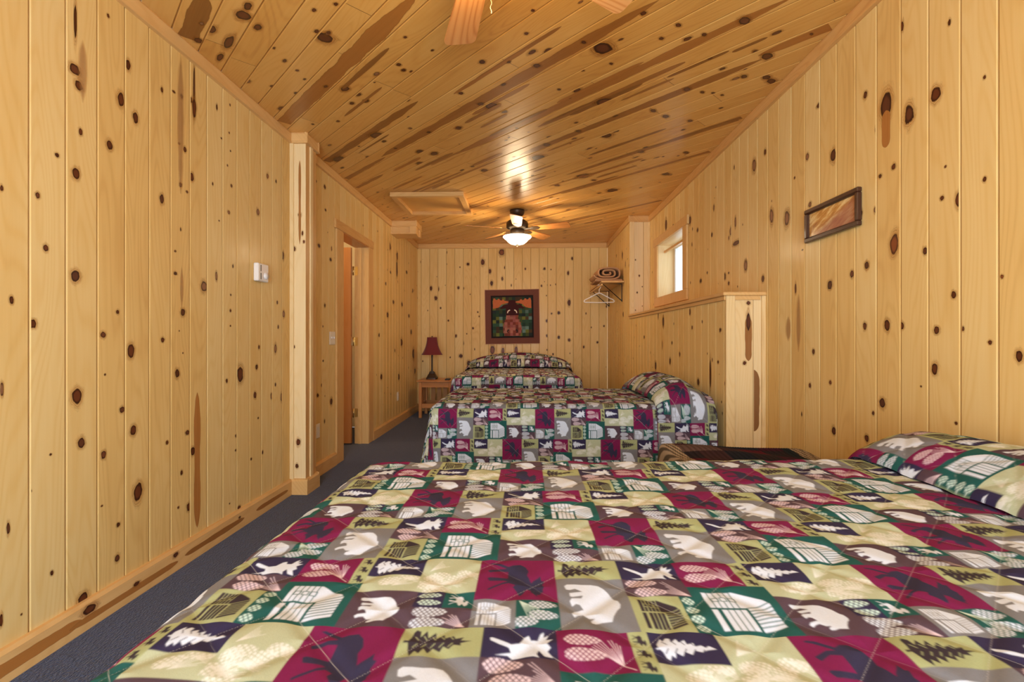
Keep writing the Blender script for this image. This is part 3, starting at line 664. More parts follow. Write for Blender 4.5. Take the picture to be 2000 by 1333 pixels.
for zz in (1.825, 1.08, .327):
    mb = MB().box(XJ - .02, XJ - .0, y1 - .017, y1 - .012, zz - .045, zz + .045).box(XJ + .002, XJ + .034, y1 - .004, y1 - .0005, zz - .045, zz + .045)
    mb.lathe([(.0, -.047), (.0075, -.047), (.0075, .047), (0, .047)], 12, (XJ - .008, y1 - .018, zz))
    under(mb.build('hinge', M_BRASS), dr)
M_CREAM = plain('cream_plaster', lin(240, 222, 186), .8, .03)
mb = MB()
bx0, bx1, by0, by1 = -3.4, XJ, 3.7, 6.0
vs = [(bx0, by0, 0), (bx1, by0, 0), (bx1, by1, 0), (bx0, by1, 0), (bx0, by0, 2.45), (bx1, by0, 2.45), (bx1, by1, 2.45), (bx0, by1, 2.45)]
mb.add(vs, [(4, 5, 6, 7), (0, 1, 5, 4), (2, 3, 7, 6), (3, 0, 4, 7)])
mb.add([(bx1, by0, 0), (bx1, y0, 0), (bx1, y0, 2.45), (bx1, by0, 2.45), (bx1, y1, 0), (bx1, by1, 0), (bx1, by1, 2.45), (bx1, y1, 2.45), (bx1, y0, z1), (bx1, y1, z1)],
       [(0, 1, 2, 3), (4, 5, 6, 7), (8, 9, 7, 2)])
struct(mb.build('wall_side_room', M_CREAM))
struct(MB().add([(bx0, by0, -.001), (XL, by0, -.001), (XL, by1, -.001), (bx0, by1, -.001)], [(0, 1, 2, 3)]).build('floor_side_room', bpy.data.materials['carpet']))

# ---- boxed duct end high on the left wall (crown trim wraps round it)
YB0, YB1, XBX = 5.943, 6.205, -1.382
mb = MB().box(XL, XBX, YB0, YB1, ZC - .165, ZC)
mb.box(XL, XL + .02, YB0 - .012, YB0, ZC - .16, ZC - .07, .002).box(XBX - .07, XBX, YB0 - .012, YB0, ZC - .165, ZC - .07, .002)
mb.box(XL, XBX, YB0 - .012, YB0, ZC - .165, ZC - .145, .002)
mb.box(XBX, XBX + .012, YB0 - .012, YB0 + .07, ZC - .165, ZC - .07, .002).box(XBX, XBX + .012, YB1 - .07, YB1, ZC - .165, ZC - .07, .002)
mb.prism(CR, (XL, YB0, ZC), (XBX + .02, YB0, ZC), (0, -1, 0)).prism(CR, (XBX, YB0 - .02, ZC), (XBX, YB1 + .02, ZC), (1, 0, 0))
struct(mb.build('trim_8', M_TRIM, wood=0))
# ================================================================= PRINTED BEDSPREAD FABRIC (painted per vertex)
PU, PV, PSH = .667, .209, .4447     # repeat along the bed, row height, row shift
RES = .0004
NU, NV = int(round(PU / RES)), int(round(PV / RES))
TILE = np.zeros((NV, NU, 3), np.float32)
K = {k: np.array(lin(*c)[:3], np.float32) for k, c in dict(
    crimson=(114, 28, 72), green=(32, 82, 78), olive=(156, 162, 118), sage=(172, 178, 148), navy=(48, 42, 70), brown=(80, 62, 72), gray=(116, 116, 120),
    white=(202, 211, 226), dark=(54, 45, 52), ink=(50, 46, 70), cream=(210, 212, 204), teal=(190, 214, 206), pink=(210, 190, 200)).items()}
gv, gu = np.mgrid[0:NV, 0:NU].astype(np.float32) * RES


def fill(mask, c, sl): TILE[sl][mask] = K[c]


def block(u0, u1, v0, v1, c):
    TILE[int(v0 / RES):int(round(v1 / RES)), int(u0 / RES):int(round(u1 / RES))] = K[c]


def pip(P, sl):
    X, Y = gu[sl], gv[sl]
    ins = np.zeros(X.shape, bool)
    n = len(P)
    for i in range(n):
        (x0, y0), (x1, y1) = P[i], P[(i + 1) % n]
        if y0 == y1: continue
        ins ^= ((y0 > Y) != (y1 > Y)) & (X < (x1 - x0) * (Y - y0) / (y1 - y0) + x0)
    return ins


def shape(P, u0, u1, v0, v1, c, clipb=True):
    """P in block units: first = along the bed (motif up), second = motif right"""
    Q = [(u0 + a * (u1 - u0), v0 + b * (v1 - v0)) for a, b in P]
    a0, a1 = min(q[0] for q in Q), max(q[0] for q in Q); b0, b1 = min(q[1] for q in Q), max(q[1] for q in Q)
    if clipb: a0, a1, b0, b1 = max(a0, u0), min(a1, u1), max(b0, v0), min(b1, v1)
    sl = (slice(max(0, int(b0 / RES)), min(NV, int(b1 / RES) + 1)), slice(max(0, int(a0 / RES)), min(NU, int(a1 / RES) + 1)))
    fill(pip(Q, sl), c, sl)


def line(p, q, wd, c, box):
    (x0, y0), (x1, y1) = p, q
    u0, u1, v0, v1 = box
    a0, a1, b0, b1 = max(u0, min(x0, x1) - wd), min(u1, max(x0, x1) + wd), max(v0, min(y0, y1) - wd), min(v1, max(y0, y1) + wd)
    if a1 <= a0 or b1 <= b0: return
    sl = (slice(int(b0 / RES), int(b1 / RES) + 1), slice(int(a0 / RES), int(a1 / RES) + 1))
    X, Y = gu[sl], gv[sl]
    L2 = (x1 - x0) ** 2 + (y1 - y0) ** 2 + 1e-12
    t = np.clip(((X - x0) * (x1 - x0) + (Y - y0) * (y1 - y0)) / L2, 0, 1)
    fill(np.hypot(X - x0 - t * (x1 - x0), Y - y0 - t * (y1 - y0)) < wd / 2, c, sl)


def cone(cu, cv, a, b, c, box, ang=0.0):
    """pine cone: rows of bright scales with gaps"""
    u0, u1, v0, v1 = box
    R = max(a, b)
    a0, a1, b0, b1 = max(u0, cu - R), min(u1, cu + R), max(v0, cv - R), min(v1, cv + R)
    if a1 <= a0 or b1 <= b0: return
    sl = (slice(int(b0 / RES), int(b1 / RES)), slice(int(a0 / RES), int(a1 / RES)))
    X, Y = gu[sl] - cu, gv[sl] - cv
    x, y = X * math.cos(ang) + Y * math.sin(ang), -X * math.sin(ang) + Y * math.cos(ang)
    tap = 1 - .25 * x / a
    m = (x / a) ** 2 + (y / (b * tap)) ** 2 < 1
    s = .0078
    p, q = (x + y * .8) / s, (x - y * .8) / s
    m &= (np.abs(p - np.round(p)) < .385) & (np.abs(q - np.round(q)) < .385)
    fill(m, c, sl)


def needles(p, q, n, spread, c, box, wd=.0011, seed=1):
    rn = random.Random(seed)
    for i in range(n):
        t = (i + .5) / n
        o = (t - .5) * 2 * spread
        d = (q[0] - p[0], q[1] - p[1]); L = math.hypot(*d)
        nx, ny = -d[1] / L, d[0] / L
        k = rn.uniform(.6, 1.05)
        line(p, (p[0] + d[0] * k + nx * o * k, p[1] + d[1] * k + ny * o * k), wd, c, box)


def cabin(u0, u1, v0, v1, c, bg):
    B = (u0, u1, v0, v1)
    sh = lambda P, col: shape(P, u0, u1, v0, v1, col)
    # log wall with a stone window column, gable, roof and chimney; logs are lines of the ground colour
    sh([(.06, .05), (.5, .05), (.86, .27), (.9, .33), (.54, .46), (.06, .46)], c)
    sh([(.57, .47), (.92, .34), (.92, .84), (.57, .97)], c)
    sh([(.2, .50), (.53, .50), (.53, .96), (.2, .96)], c)
    sh([(.06, .50), (.14, .50), (.14, .96), (.06, .96)], c)
    du, dv = u1 - u0, v1 - v0
    for i in range(1, 6): line((u0 + du * (.06 + i * .08), v0 + dv * .05), (u0 + du * (.06 + i * .08), v0 + dv * .46), dv * .016, bg, B)
    for i in range(1, 4): line((u0 + du * (.2 + i * .083), v0 + dv * .5), (u0 + du * (.2 + i * .083), v0 + dv * .96), dv * .016, bg, B)
    for i in range(1, 7): line((u0 + du * .57, v0 + dv * (.47 + i * .07)), (u0 + du * .93, v0 + dv * (.34 + i * .07)), dv * .018, bg, B)
    for a in (.14, .26, .38):
        sh([(a, .2), (a + .1, .2), (a + .1, .31), (a, .31)], bg); sh([(a + .015, .215), (a + .085, .215), (a + .085, .295), (a + .015, .295)], c)


def botanical(box, c, seed):
    u0, u1, v0, v1 = box
    du, dv = u1 - u0, v1 - v0
    rn = random.Random(seed)
    for _ in range(max(2, int(du * dv / .0016))):
        cone(u0 + rn.uniform(.1, .95) * du, v0 + rn.uniform(.05, .95) * dv, .02, .012, c, box, rn.uniform(-.6, .6))
    for _ in range(max(2, int(du * dv / .0014))):
        p = (u0 + rn.uniform(.0, .8) * du, v0 + rn.uniform(.1, .9) * dv); a = rn.uniform(-.9, .9)
        needles(p, (p[0] + .04 * math.cos(a), p[1] + .04 * math.sin(a)), 7, .016, c, box, .0011, rn.randint(0, 999))


# blocks of the print
block(0, PU, 0, PV, 'gray')
block(0, .133, 0, .137, 'crimson'); shape(MOT['moose_dark'], 0, .133, 0, .137, 'ink')
block(.133, .245, 0, .063, 'olive'); shape(MOT['tree'], .133, .245, 0, .063, 'dark')
block(.133, .245, .063, .209, 'gray'); shape(MOT['bear'], .133, .245, .063, .200, 'white', False)
block(.245, .347, 0, .063, 'navy'); shape(MOT['moose_white'], .245, .347, 0, .068, 'white')
block(.245, .347, .063, .115, 'brown')
cone(.275, .074, .026, .0125, 'pink', (.245, .347, .058, .115)); cone(.285, .102, .026, .012, 'pink', (.245, .347, .058, .115))
needles((.345, .113), (.300, .085), 8, .022, 'pink', (.245, .347, .06, .115), .0010, 4)
block(.347, .447, 0, .086, 'crimson')
cone(.381, .024, .025, .012, 'pink', (.347, .447, 0, .086)); cone(.383, .054, .028, .0125, 'pink', (.347, .447, 0, .086))
needles((.43, .07), (.398, .03), 7, .018, 'pink', (.347, .447, 0, .086), .0011, 5); needles((.43, .066), (.423, .02), 4, .01, 'pink', (.347, .447, 0, .086), .0011, 6)
line((.4, .045), (.442, .08), .0016, 'pink', (.347, .447, 0, .086))
block(.447, .474, 0, .086, 'olive')
for i in range(3): shape(MOT['moose_dark'], .448, .473, .004 + i * .028, .03 + i * .028, 'dark')
block(.474, .567, 0, .064, 'navy'); shape(MOT['tree_white'], .474, .567, 0, .064, 'white')
for i in range(5):
    for s in (-1, 1): line((.489 + i * .012, .032 + s * .012), (.494 + i * .012, .032 + s * .004), .0014, 'navy', (.474, .567, 0, .064))
    for s in (-1, 1): line((.152 + i * .012, .031 + s * .011), (.157 + i * .012, .031 + s * .004), .0014, 'olive', (.133, .245, 0, .063))
block(.567, .667, 0, .115, 'sage'); block(.474, .567, .064, .115, 'sage')
botanical((.57, .667, 0, .115), 'cream', 3); botanical((.474, .567, .066, .115), 'cream', 9)
block(.245, .325, .115, .209, 'olive'); cabin(.253, .322, .121, .203, 'dark', 'olive')
block(.347, .474, .086, .209, 'green'); block(.325, .347, .115, .209, 'green')
cabin(.358, .468, .096, .204, 'white', 'green')
for i in range(4): cone(.3365, .127 + i * .023, .0095, .0095, 'teal', (.325, .347, .115, .209))
block(.474, .575, .115, .209, 'brown'); shape(MOT['bear'], .478, .570, .119, .203, 'white', False)
block(.575, .620, .115, .161, 'navy'); cone(.596, .126, .019, .008, 'teal', (.575, .62, .115, .161)); cone(.598, .147, .019, .008, 'teal', (.575, .62, .115, .161))
block(.620, .667, .115, .161, 'green'); shape(MOT['moose_dark'], .623, .665, .118, .159, 'white')
block(.575, .667, .161, .209, 'brown'); cone(.604, .172, .027, .013, 'white', (.575, .667, .161, .209)); cone(.605, .198, .027, .012, 'white', (.575, .667, .161, .209))
needles((.66, .206), (.625, .18), 7, .02, 'pink', (.575, .667, .161, .209), .0011, 7)
block(0, .067, .137, .209, 'gray'); cabin(.004, .064, .142, .205, 'white', 'gray')
block(.067, .133, .137, .209, 'green')
cone(.108, .15, .022, .011, 'white', (.067, .133, .137, .209)); cone(.108, .178, .022, .012, 'white', (.067, .133, .137, .209)); cone(.082, .195, .018, .012, 'white', (.067, .133, .137, .209))
needles((.072, .14), (.1, .18), 9, .018, 'teal', (.067, .133, .137, .209), .001, 8)
# woven grain of the print
_r = np.random.RandomState(2)
for ax in (0, 1):      # the print is a little soft at its edges
    for _k in range(2):
        TILE[:] = (np.roll(TILE, -2, ax) + np.roll(TILE, -1, ax) + TILE + np.roll(TILE, 1, ax) + np.roll(TILE, 2, ax)) / 5 if ax == 1 else sum(TILE[np.clip(np.arange(NV) + d_, 0, NV - 1)] for d_ in (-2, -1, 0, 1, 2)) / 5
TILE *= 1.08 * (1 + .10 * (_r.rand(NV, NU, 1) - .5)).astype(np.float32)


SCL = .916     # size of the print
PW, PH = PU * SCL, PV * SCL


def sample(u, v):
    u, v = u / SCL, v / SCL
    row = np.floor(v / PV)
    fv = (v - row * PV) / RES
    fu = np.mod(u - row * PSH, PU) / RES
    i0 = np.floor(fu - .5).astype(int); j0 = np.floor(fv - .5).astype(int)
    tu, tv = (fu - .5 - i0)[:, None], (fv - .5 - j0)[:, None]
    g_ = lambda j, i: TILE[np.clip(j, 0, NV - 1), np.mod(i, NU)]
    return (g_(j0, i0) * (1 - tu) + g_(j0, i0 + 1) * tu) * (1 - tv) + (g_(j0 + 1, i0) * (1 - tu) + g_(j0 + 1, i0 + 1) * tu) * tv


def stitch(u, v):
    p, q = (u + v) / .137, (u - v) / .137
    return np.minimum(np.abs(p - np.round(p)), np.abs(q - np.round(q))) * .097


g = NG('printed_cotton')
at = g.n('ShaderNodeAttribute', attribute_name='print').outputs['Color']
tc = g.n('ShaderNodeTexCoord').outputs['Object']
b = g.bsdf(at, .9, Specular_IOR_Level=.15)
g.bump(b, g.noise(tc, 900, 2), .15, .001)
M_QUILT = g.m


def smooth01(t): t = np.clip(t, 0, 1); return t * t * (3 - 2 * t)


def wob(a, b, s, ph):
    return (np.sin(a * 3.1 * s + ph) * np.sin(b * 4.3 * s + ph * 1.7) + .6 * np.sin(a * 7.3 * s - b * 3.7 * s + ph * 2.1) + .4 * np.sin(a * 13.1 * s + b * 11.3 * s + ph)) / 2


def cloth(name, av, bv, L, W, top, drop, to_world, puv, r=.075, flare=.06, lump=None, off=0.0, ph=0.0, parent=None, foot=True, crown=.012, tweak=None, hem=.0):
    """a sheet draped over a bed: a runs from the foot to the head, b across.
    Values of a below 0 and of b outside 0..W hang down."""
    A, B = np.meshgrid(av, bv, indexing='ij')
    A, B = A.ravel(), B.ravel()
    ri = r * math.pi / 2 - r
    lo_a = 0 + r if foot else -9.
    ca, cb = np.maximum(A, lo_a), np.clip(B, r, W - r)
    da, db = A - ca, B - cb
    d = np.maximum(np.abs(da), np.abs(db))
    h = np.hypot(da, db) + 1e-9
    da, db = da / h, db / h
    arc = r * math.pi / 2
    th = np.minimum(d, arc) / r
    ex = np.maximum(d - arc, 0)
    corner = 2 * np.abs(da * db)
    out = r * np.sin(th) + ex * (flare + .16 * corner)
    down = r * (1 - np.cos(th)) + ex
    along = A * np.abs(db) + B * np.abs(da)
    wav = .014 * np.sin(along * 9 + ph) * np.sin(along * 3.7 + ph * 2) * np.minimum(ex / .3, 1)
    out = out + wav + off * np.sin(np.minimum(th, math.pi / 2))
    z = top - down * .995
    inner = np.exp(-(ex / .05) ** 2)
    tb = (B - W / 2) / (W / 2)
    z += crown * np.clip(1 - tb ** 2, 0, 1) * inner
    z += .003 * wob(A, B, 1.6, ph) * inner + .0022 * wob(A, B, 4.7, ph + 2) * inner
    dist = stitch(A + puv[0], B + puv[1])
    puck = -.003 * np.exp(-(dist / .012) ** 2)
    z += puck * np.cos(th); out += .3 * puck * np.sin(th)
    z += off * np.cos(th)
    if lump is not None: z = z + lump(A, B, ex)
    X, Y = ca + da * out, cb + db * out
    if tweak is not None: X, Y, z = tweak(X, Y, z, A, B)
    co = to_world(X, Y, np.maximum(z, .015))
    na, nb = len(av), len(bv)
    idx = np.arange(na * nb).reshape(na, nb)
    fa = np.stack([idx[:-1, :-1], idx[1:, :-1], idx[1:, 1:], idx[:-1, 1:]], -1).reshape(-1, 4)
    me = bpy.data.meshes.new(name)
    me.vertices.add(len(co)); me.vertices.foreach_set('co', np.ascontiguousarray(co, dtype=np.float32).ravel())
    me.loops.add(fa.size); me.loops.foreach_set('vertex_index', fa.ravel().astype(np.int32))
    me.polygons.add(len(fa)); me.polygons.foreach_set('loop_start', np.arange(0, fa.size, 4, dtype=np.int32))
    me.polygons.foreach_set('use_smooth', np.ones(len(fa), bool))
    me.update(calc_edges=True); me.validate()
    if me.polygons[len(fa) // 2].normal.z < 0 and True: me.flip_normals()
    col = sample(A + puv[0], B + puv[1])
    th_ = np.clip(1 - dist / .0011, 0, 1)[:, None] * (.2 + .18 * np.sin((A - B) * 1400)[:, None])
    col = col * (1 - th_) + np.array([.72, .7, .66]) * th_
    if hem: col *= (1 - .55 * ((av[-1] - A) < hem))[:, None]
    ca_ = me.color_attributes.new('print', 'FLOAT_COLOR', 'POINT')
    ca_.data.foreach_set('color', np.concatenate([col, np.ones((len(col), 1))], 1).astype(np.float32).ravel())
    me.materials.append(M_QUILT)
    o = bpy.data.objects.new(name, me); C.objects.link(o)
    if parent: o.parent = parent
    return o


def spaced(*segs):
    """concatenated ranges (start, stop, step)"""
    out = []
    for a, b_, s in segs:
        n = max(1, int(round((b_ - a) / s)))
        out += [a + (b_ - a) * i / n for i in range(n)]
    return np.array(out + [segs[-1][1]])


M_TICK = plain('mattress_ticking', lin(226, 222, 214), .8, .03)
M_STEEL = plain('dark_steel', lin(40, 38, 38), .45, .05, Metallic=.7)


def bed(loc, L, W, rot, label, top):
    """mattress on a box spring and a steel frame; local x from foot to head, y across"""
    t = empty('bed', loc, label, 'bed', 'beds under patchwork print bedspreads', rot)
    MB().box(.05, L - .03, .05, W - .05, top - .29, top - .02, .05).build('mattress', M_TICK, t)
    MB().box(.06, L - .03, .06, W - .06, top - .50, top - .293, .02).build('box_spring', M_TICK, t)
    mb = MB()
    for y in (.09, W - .12): mb.box(.08, L - .04, y, y + .03, top - .535, top - .503)
    for x in (.12, L / 2, L - .15): mb.box(x, x + .03, .09, W - .09, top - .535, top - .505)
    mb.build('bed_frame', M_STEEL, t)
    for x in (.12, L - .16):
        for y in (.1, W - .13): MB().box(x, x + .03, y, y + .03, 0, top - .536).build('leg', M_STEEL, t)
    return t


# ---- near bed: head against the right wall, camera side cut by the frame
NX, NY, NL, NW, NT = -.528, 1.55, 1.96, 1.36, .718
bed((NX, NY - NW, 0), NL, NW, 0, 'nearest bed, under the large bedspread filling the bottom of the photo', NT)
tw = lambda X, Y, Z: np.stack([NX + X, NY - Y, Z], 1)
pn = (-.451 + PW * 3, -.731 + PH * 6)


def tw_near(X, Y, z, A, B):
    t = np.clip(A / NL, 0, 1); e = smooth01(1 - B / .45)
    Y = Y - .075 * t * e
    z = z + .012 * t * e
    return X, Y, z


av = spaced((-.5, -.06, .006), (-.06, 1.62, .0015), (1.62, NL, .004))
bv = spaced((-.35, 0, .008), (0, .3, .0035), (.3, .65, .0024), (.65, 1.08, .0014), (1.08, NW + .45, .012))
sp_ = cloth('bedspread', av, bv, NL, NW, NT, .5, tw, pn, ph=.4, tweak=tw_near, flare=.1)
tag(sp_, 'patchwork bear and moose print bedspread on the nearest bed, spread flat across the foreground', 'bedspread', 'patchwork print bedspreads')

# ---- middle bed: head against the half wall, long side towards the camera
MX, MY, ML, MW, MT = -.63, 4.12, 1.805, 1.10, .69
bed((MX, MY - MW, 0), ML, MW, 0, 'middle bed standing sideways with its head against the half wall', MT)
tw = lambda X, Y, Z: np.stack([MX + X, MY - Y, Z], 1)
pm = (-.63 - .049 + PW * 3, -(MW - .013) + PH * 9)
av = spaced((-.5, -.05, .008), (-.05, 1.42, .0030), (1.42, ML, .01))
bv = spaced((-.4, 0, .012), (0, MW - .12, .008), (MW - .12, MW + .32, .0030), (MW + .32, MW + .56, .012))
sp_ = cloth('bedspread', av, bv, ML, MW, MT, .5, tw, pm, ph=1.3, flare=.07)
tag(sp_, 'patchwork print bedspread on the middle bed, its long side hanging towards the camera', 'bedspread', 'patchwork print bedspreads')

# ---- far bed: head against the far wall, foot towards the camera
FX, FY, FL, FW_, FT = -.86, 5.38, 2.0, 1.48, .69
fb = bed((FX + FW_, FY, 0), FL, FW_, math.pi / 2, 'farthest bed, its head end pushed against the far wall', FT)
tw = lambda X, Y, Z: np.stack([FX + Y, FY + X, Z], 1)
pf = (.397 * SCL + .03, .043 * SCL - .09)
av = spaced((-.40, .08, .004), (.08, 1.3, .012), (1.3, FL, .02))
bv = spaced((-.5, 0, .01), (0, FW_, .004), (FW_, FW_ + .5, .01))
sp_ = cloth('bedspread', av, bv, FL, FW_, FT, .5, tw, pf, ph=2.2, flare=.12)
tag(sp_, 'patchwork print bedspread on the farthest bed under the moose wall quilt', 'bedspread', 'patchwork print bedspreads')

# ---- pillows wrapped in the same print, lying across the head of each bed


def lump_fn(a0, a1, W, h, r, e_w=.28, end=.25, p=.62, ext=.0):
    def f(A, B, ex):
        t = np.clip((A - a0) / (a1 - a0), 0, 1)
        prof = np.where(t < .5, np.sin(np.minimum(t, .5) * math.pi) ** p, 1 - (1 - end) * smooth01((t - .5) / .5) ** 1.2)
        m = np.minimum(B + ext, W + ext - B)
        e = np.sqrt(np.clip(1 - (1 - np.clip((m + .02) / e_w, 0, 1)) ** 2, 0, 1))
        return h * prof * e * np.exp(-(ex / .2) ** 2)
    return f


a0 = 1.56
av = spaced((a0, NL - .01, .0026)); bv = spaced((-.12, .1, .006), (.1, .95, .003), (.95, NW + .1, .01))
tw = lambda X, Y, Z: np.stack([NX + X, NY - Y, Z], 1)
o = cloth('pillow', av, bv, NL, NW, NT, .5, tw, (.174 - 1.64 + PW * 3, .119 - .13 + PH * 6), ph=.9, lump=lump_fn(a0, NL, NW, .094, .075, .40, .6, ext=.1), off=.006, foot=False, tweak=tw_near)
tag(o, 'pillow in matching print at the right end of the nearest bed', 'pillow', 'pillows in bedspread print')
a0 = 1.43
av = spaced((a0, ML - .012, .0035)); bv = spaced((-.35, 0, .012), (0, MW - .3, .006), (MW - .3, MW + .32, .0035), (MW + .32, MW + .54, .012))
tw = lambda X, Y, Z: np.stack([MX + X, MY - Y, Z], 1)
o = cloth('pillow', av, bv, ML, MW, MT, .5, tw, (pm[0] + .385, pm[1] + .11), ph=1.3, lump=lump_fn(a0, ML, MW, .132, .075, .34, .3), off=.02, foot=False, flare=.07)
tag(o, 'plump pillow in matching print with a cover hanging down the side of the middle bed', 'pillow', 'pillows in bedspread print')
a0 = 1.34
av = spaced((a0, FL - .02, .007)); bv = spaced((-.4, 0, .012), (0, FW_, .006), (FW_, FW_ + .4, .012))
tw = lambda X, Y, Z: np.stack([FX + Y, FY + X, Z], 1)
o = cloth('pillow', av, bv, FL, FW_, FT, .5, tw, (pf[0] + .33, pf[1] + .1), ph=2.2, lump=lump_fn(a0, FL, FW_, .19, .075, .80, .5), off=.02, foot=False, flare=.12)
tag(o, 'arched pillow in dark print at the head of the farthest bed, against the far wall', 'pillow', 'pillows in bedspread print')
# ================================================================= THROW AND BENCH between the near and the middle bed
bn = empty('bench', (.92, 2.19, 0), 'low pine bench between the nearest and middle beds, under the folded throw', 'bench')
MB().box(-.27, .27, -.15, .15, .505, .535, .006).build('seat', M_MAPLE, bn, wood=0)
for sx in (-1, 1):
    for sy in (-1, 1): MB().box(sx * .24 - .02, sx * .24 + .02, sy * .12 - .02, sy * .12 + .02, 0, .504, .003).build('leg', M_MAPLE, bn, wood=2)
g = NG('patchwork_throw')
at = g.n('ShaderNodeAttribute', attribute_name='print').outputs['Color']
b = g.bsdf(at, .95, Specular_IOR_Level=.1)
M_THROW = g.m


def throw():
    nx, ny = 200, 150
    X0, X1, Ya, Yb = .58, 1.36, 1.95, 2.42
    u = np.linspace(0, 1, nx); v = np.linspace(0, 1, ny)
    U, V = [k.ravel() for k in np.meshgrid(u, v, indexing='ij')]
    x, y = X0 + (X1 - X0) * U, Ya + (Yb - Ya) * V
    z = .578 + .02 * np.sin(U * 3.1) + .012 * np.sin(U * 5 + 1) + .006 * np.sin(V * 9 + U * 7)
    dl = np.clip((.10 - U) / .10, 0, 1)
    z -= .13 * dl ** 2; x += .05 * dl ** 1.5
    de = np.clip((V - .86) / .14, 0, 1); z -= .12 * de ** 2; y -= .03 * de
    df = np.clip((.14 - V) / .14, 0, 1); z -= .1 * df ** 2; y += .03 * df
    z = np.where(U > .9, z - .03 * ((U - .9) / .1) ** 2, z)
    x = np.minimum(x, XA - .03)
    z -= .0018 * (np.abs(np.sin(x * 260)))
    rn = random.Random(3)
    cols = [lin(40, 34, 40), lin(84, 22, 40), lin(30, 34, 46), lin(60, 40, 44), lin(62, 24, 42), lin(48, 42, 44), lin(28, 36, 42), lin(96, 76, 72)]
    gx, gy = (x / .11).astype(int), (y / .11).astype(int)
    lut = {}
    col = np.zeros((len(x), 3))
    for i in range(len(x)):
        k = (gx[i], gy[i])
        if k not in lut: lut[k] = cols[rn.randrange(len(cols))][:3]
        col[i] = lut[k]
    edge = (U < .16) | (U > .86) | (V < .1)
    st = np.where(np.sin(x * 330 + y * 60) > 0, 1.0, .25)[:, None]
    col = np.where(edge[:, None], np.array(lin(168, 150, 128)[:3]) * st, col * (.75 + .35 * (np.sin(x * 260) > 0)[:, None]))
    idx = np.arange(nx * ny).reshape(nx, ny)
    fa = np.stack([idx[:-1, :-1], idx[1:, :-1], idx[1:, 1:], idx[:-1, 1:]], -1).reshape(-1, 4)
    me = bpy.data.meshes.new('throw_blanket')
    me.from_pydata(np.stack([x, y, z], 1).tolist(), [], fa.tolist())
    me.polygons.foreach_set('use_smooth', np.ones(len(fa), bool))
    ca = me.color_attributes.new('print', 'FLOAT_COLOR', 'POINT')
    ca.data.foreach_set('color', np.concatenate([col, np.ones((len(col), 1))], 1).astype(np.float32).ravel())
    me.materials.append(M_THROW)
    o = bpy.data.objects.new('throw_blanket', me); C.objects.link(o)
    md = o.modifiers.new('thick', 'SOLIDIFY'); md.thickness = .03; md.offset = -1
    tag(o, 'folded dark patchwork throw with striped edges beside the half wall, behind the nearest bed', 'blanket')


throw()

# ================================================================= CEILING FANS
M_BRONZE = plain('dark_bronze', lin(74, 58, 42), .42, .1, Metallic=.55)
M_BOWL = NG('lit_glass_bowl')
em = M_BOWL.n('ShaderNodeEmission'); em.inputs[0].default_value = (1, .80, .52, 1); em.inputs[1].default_value = 8.0
M_BOWL.t.links.new(em.outputs[0], M_BOWL.out.inputs[0]); M_BOWL = M_BOWL.m
FANR = .61


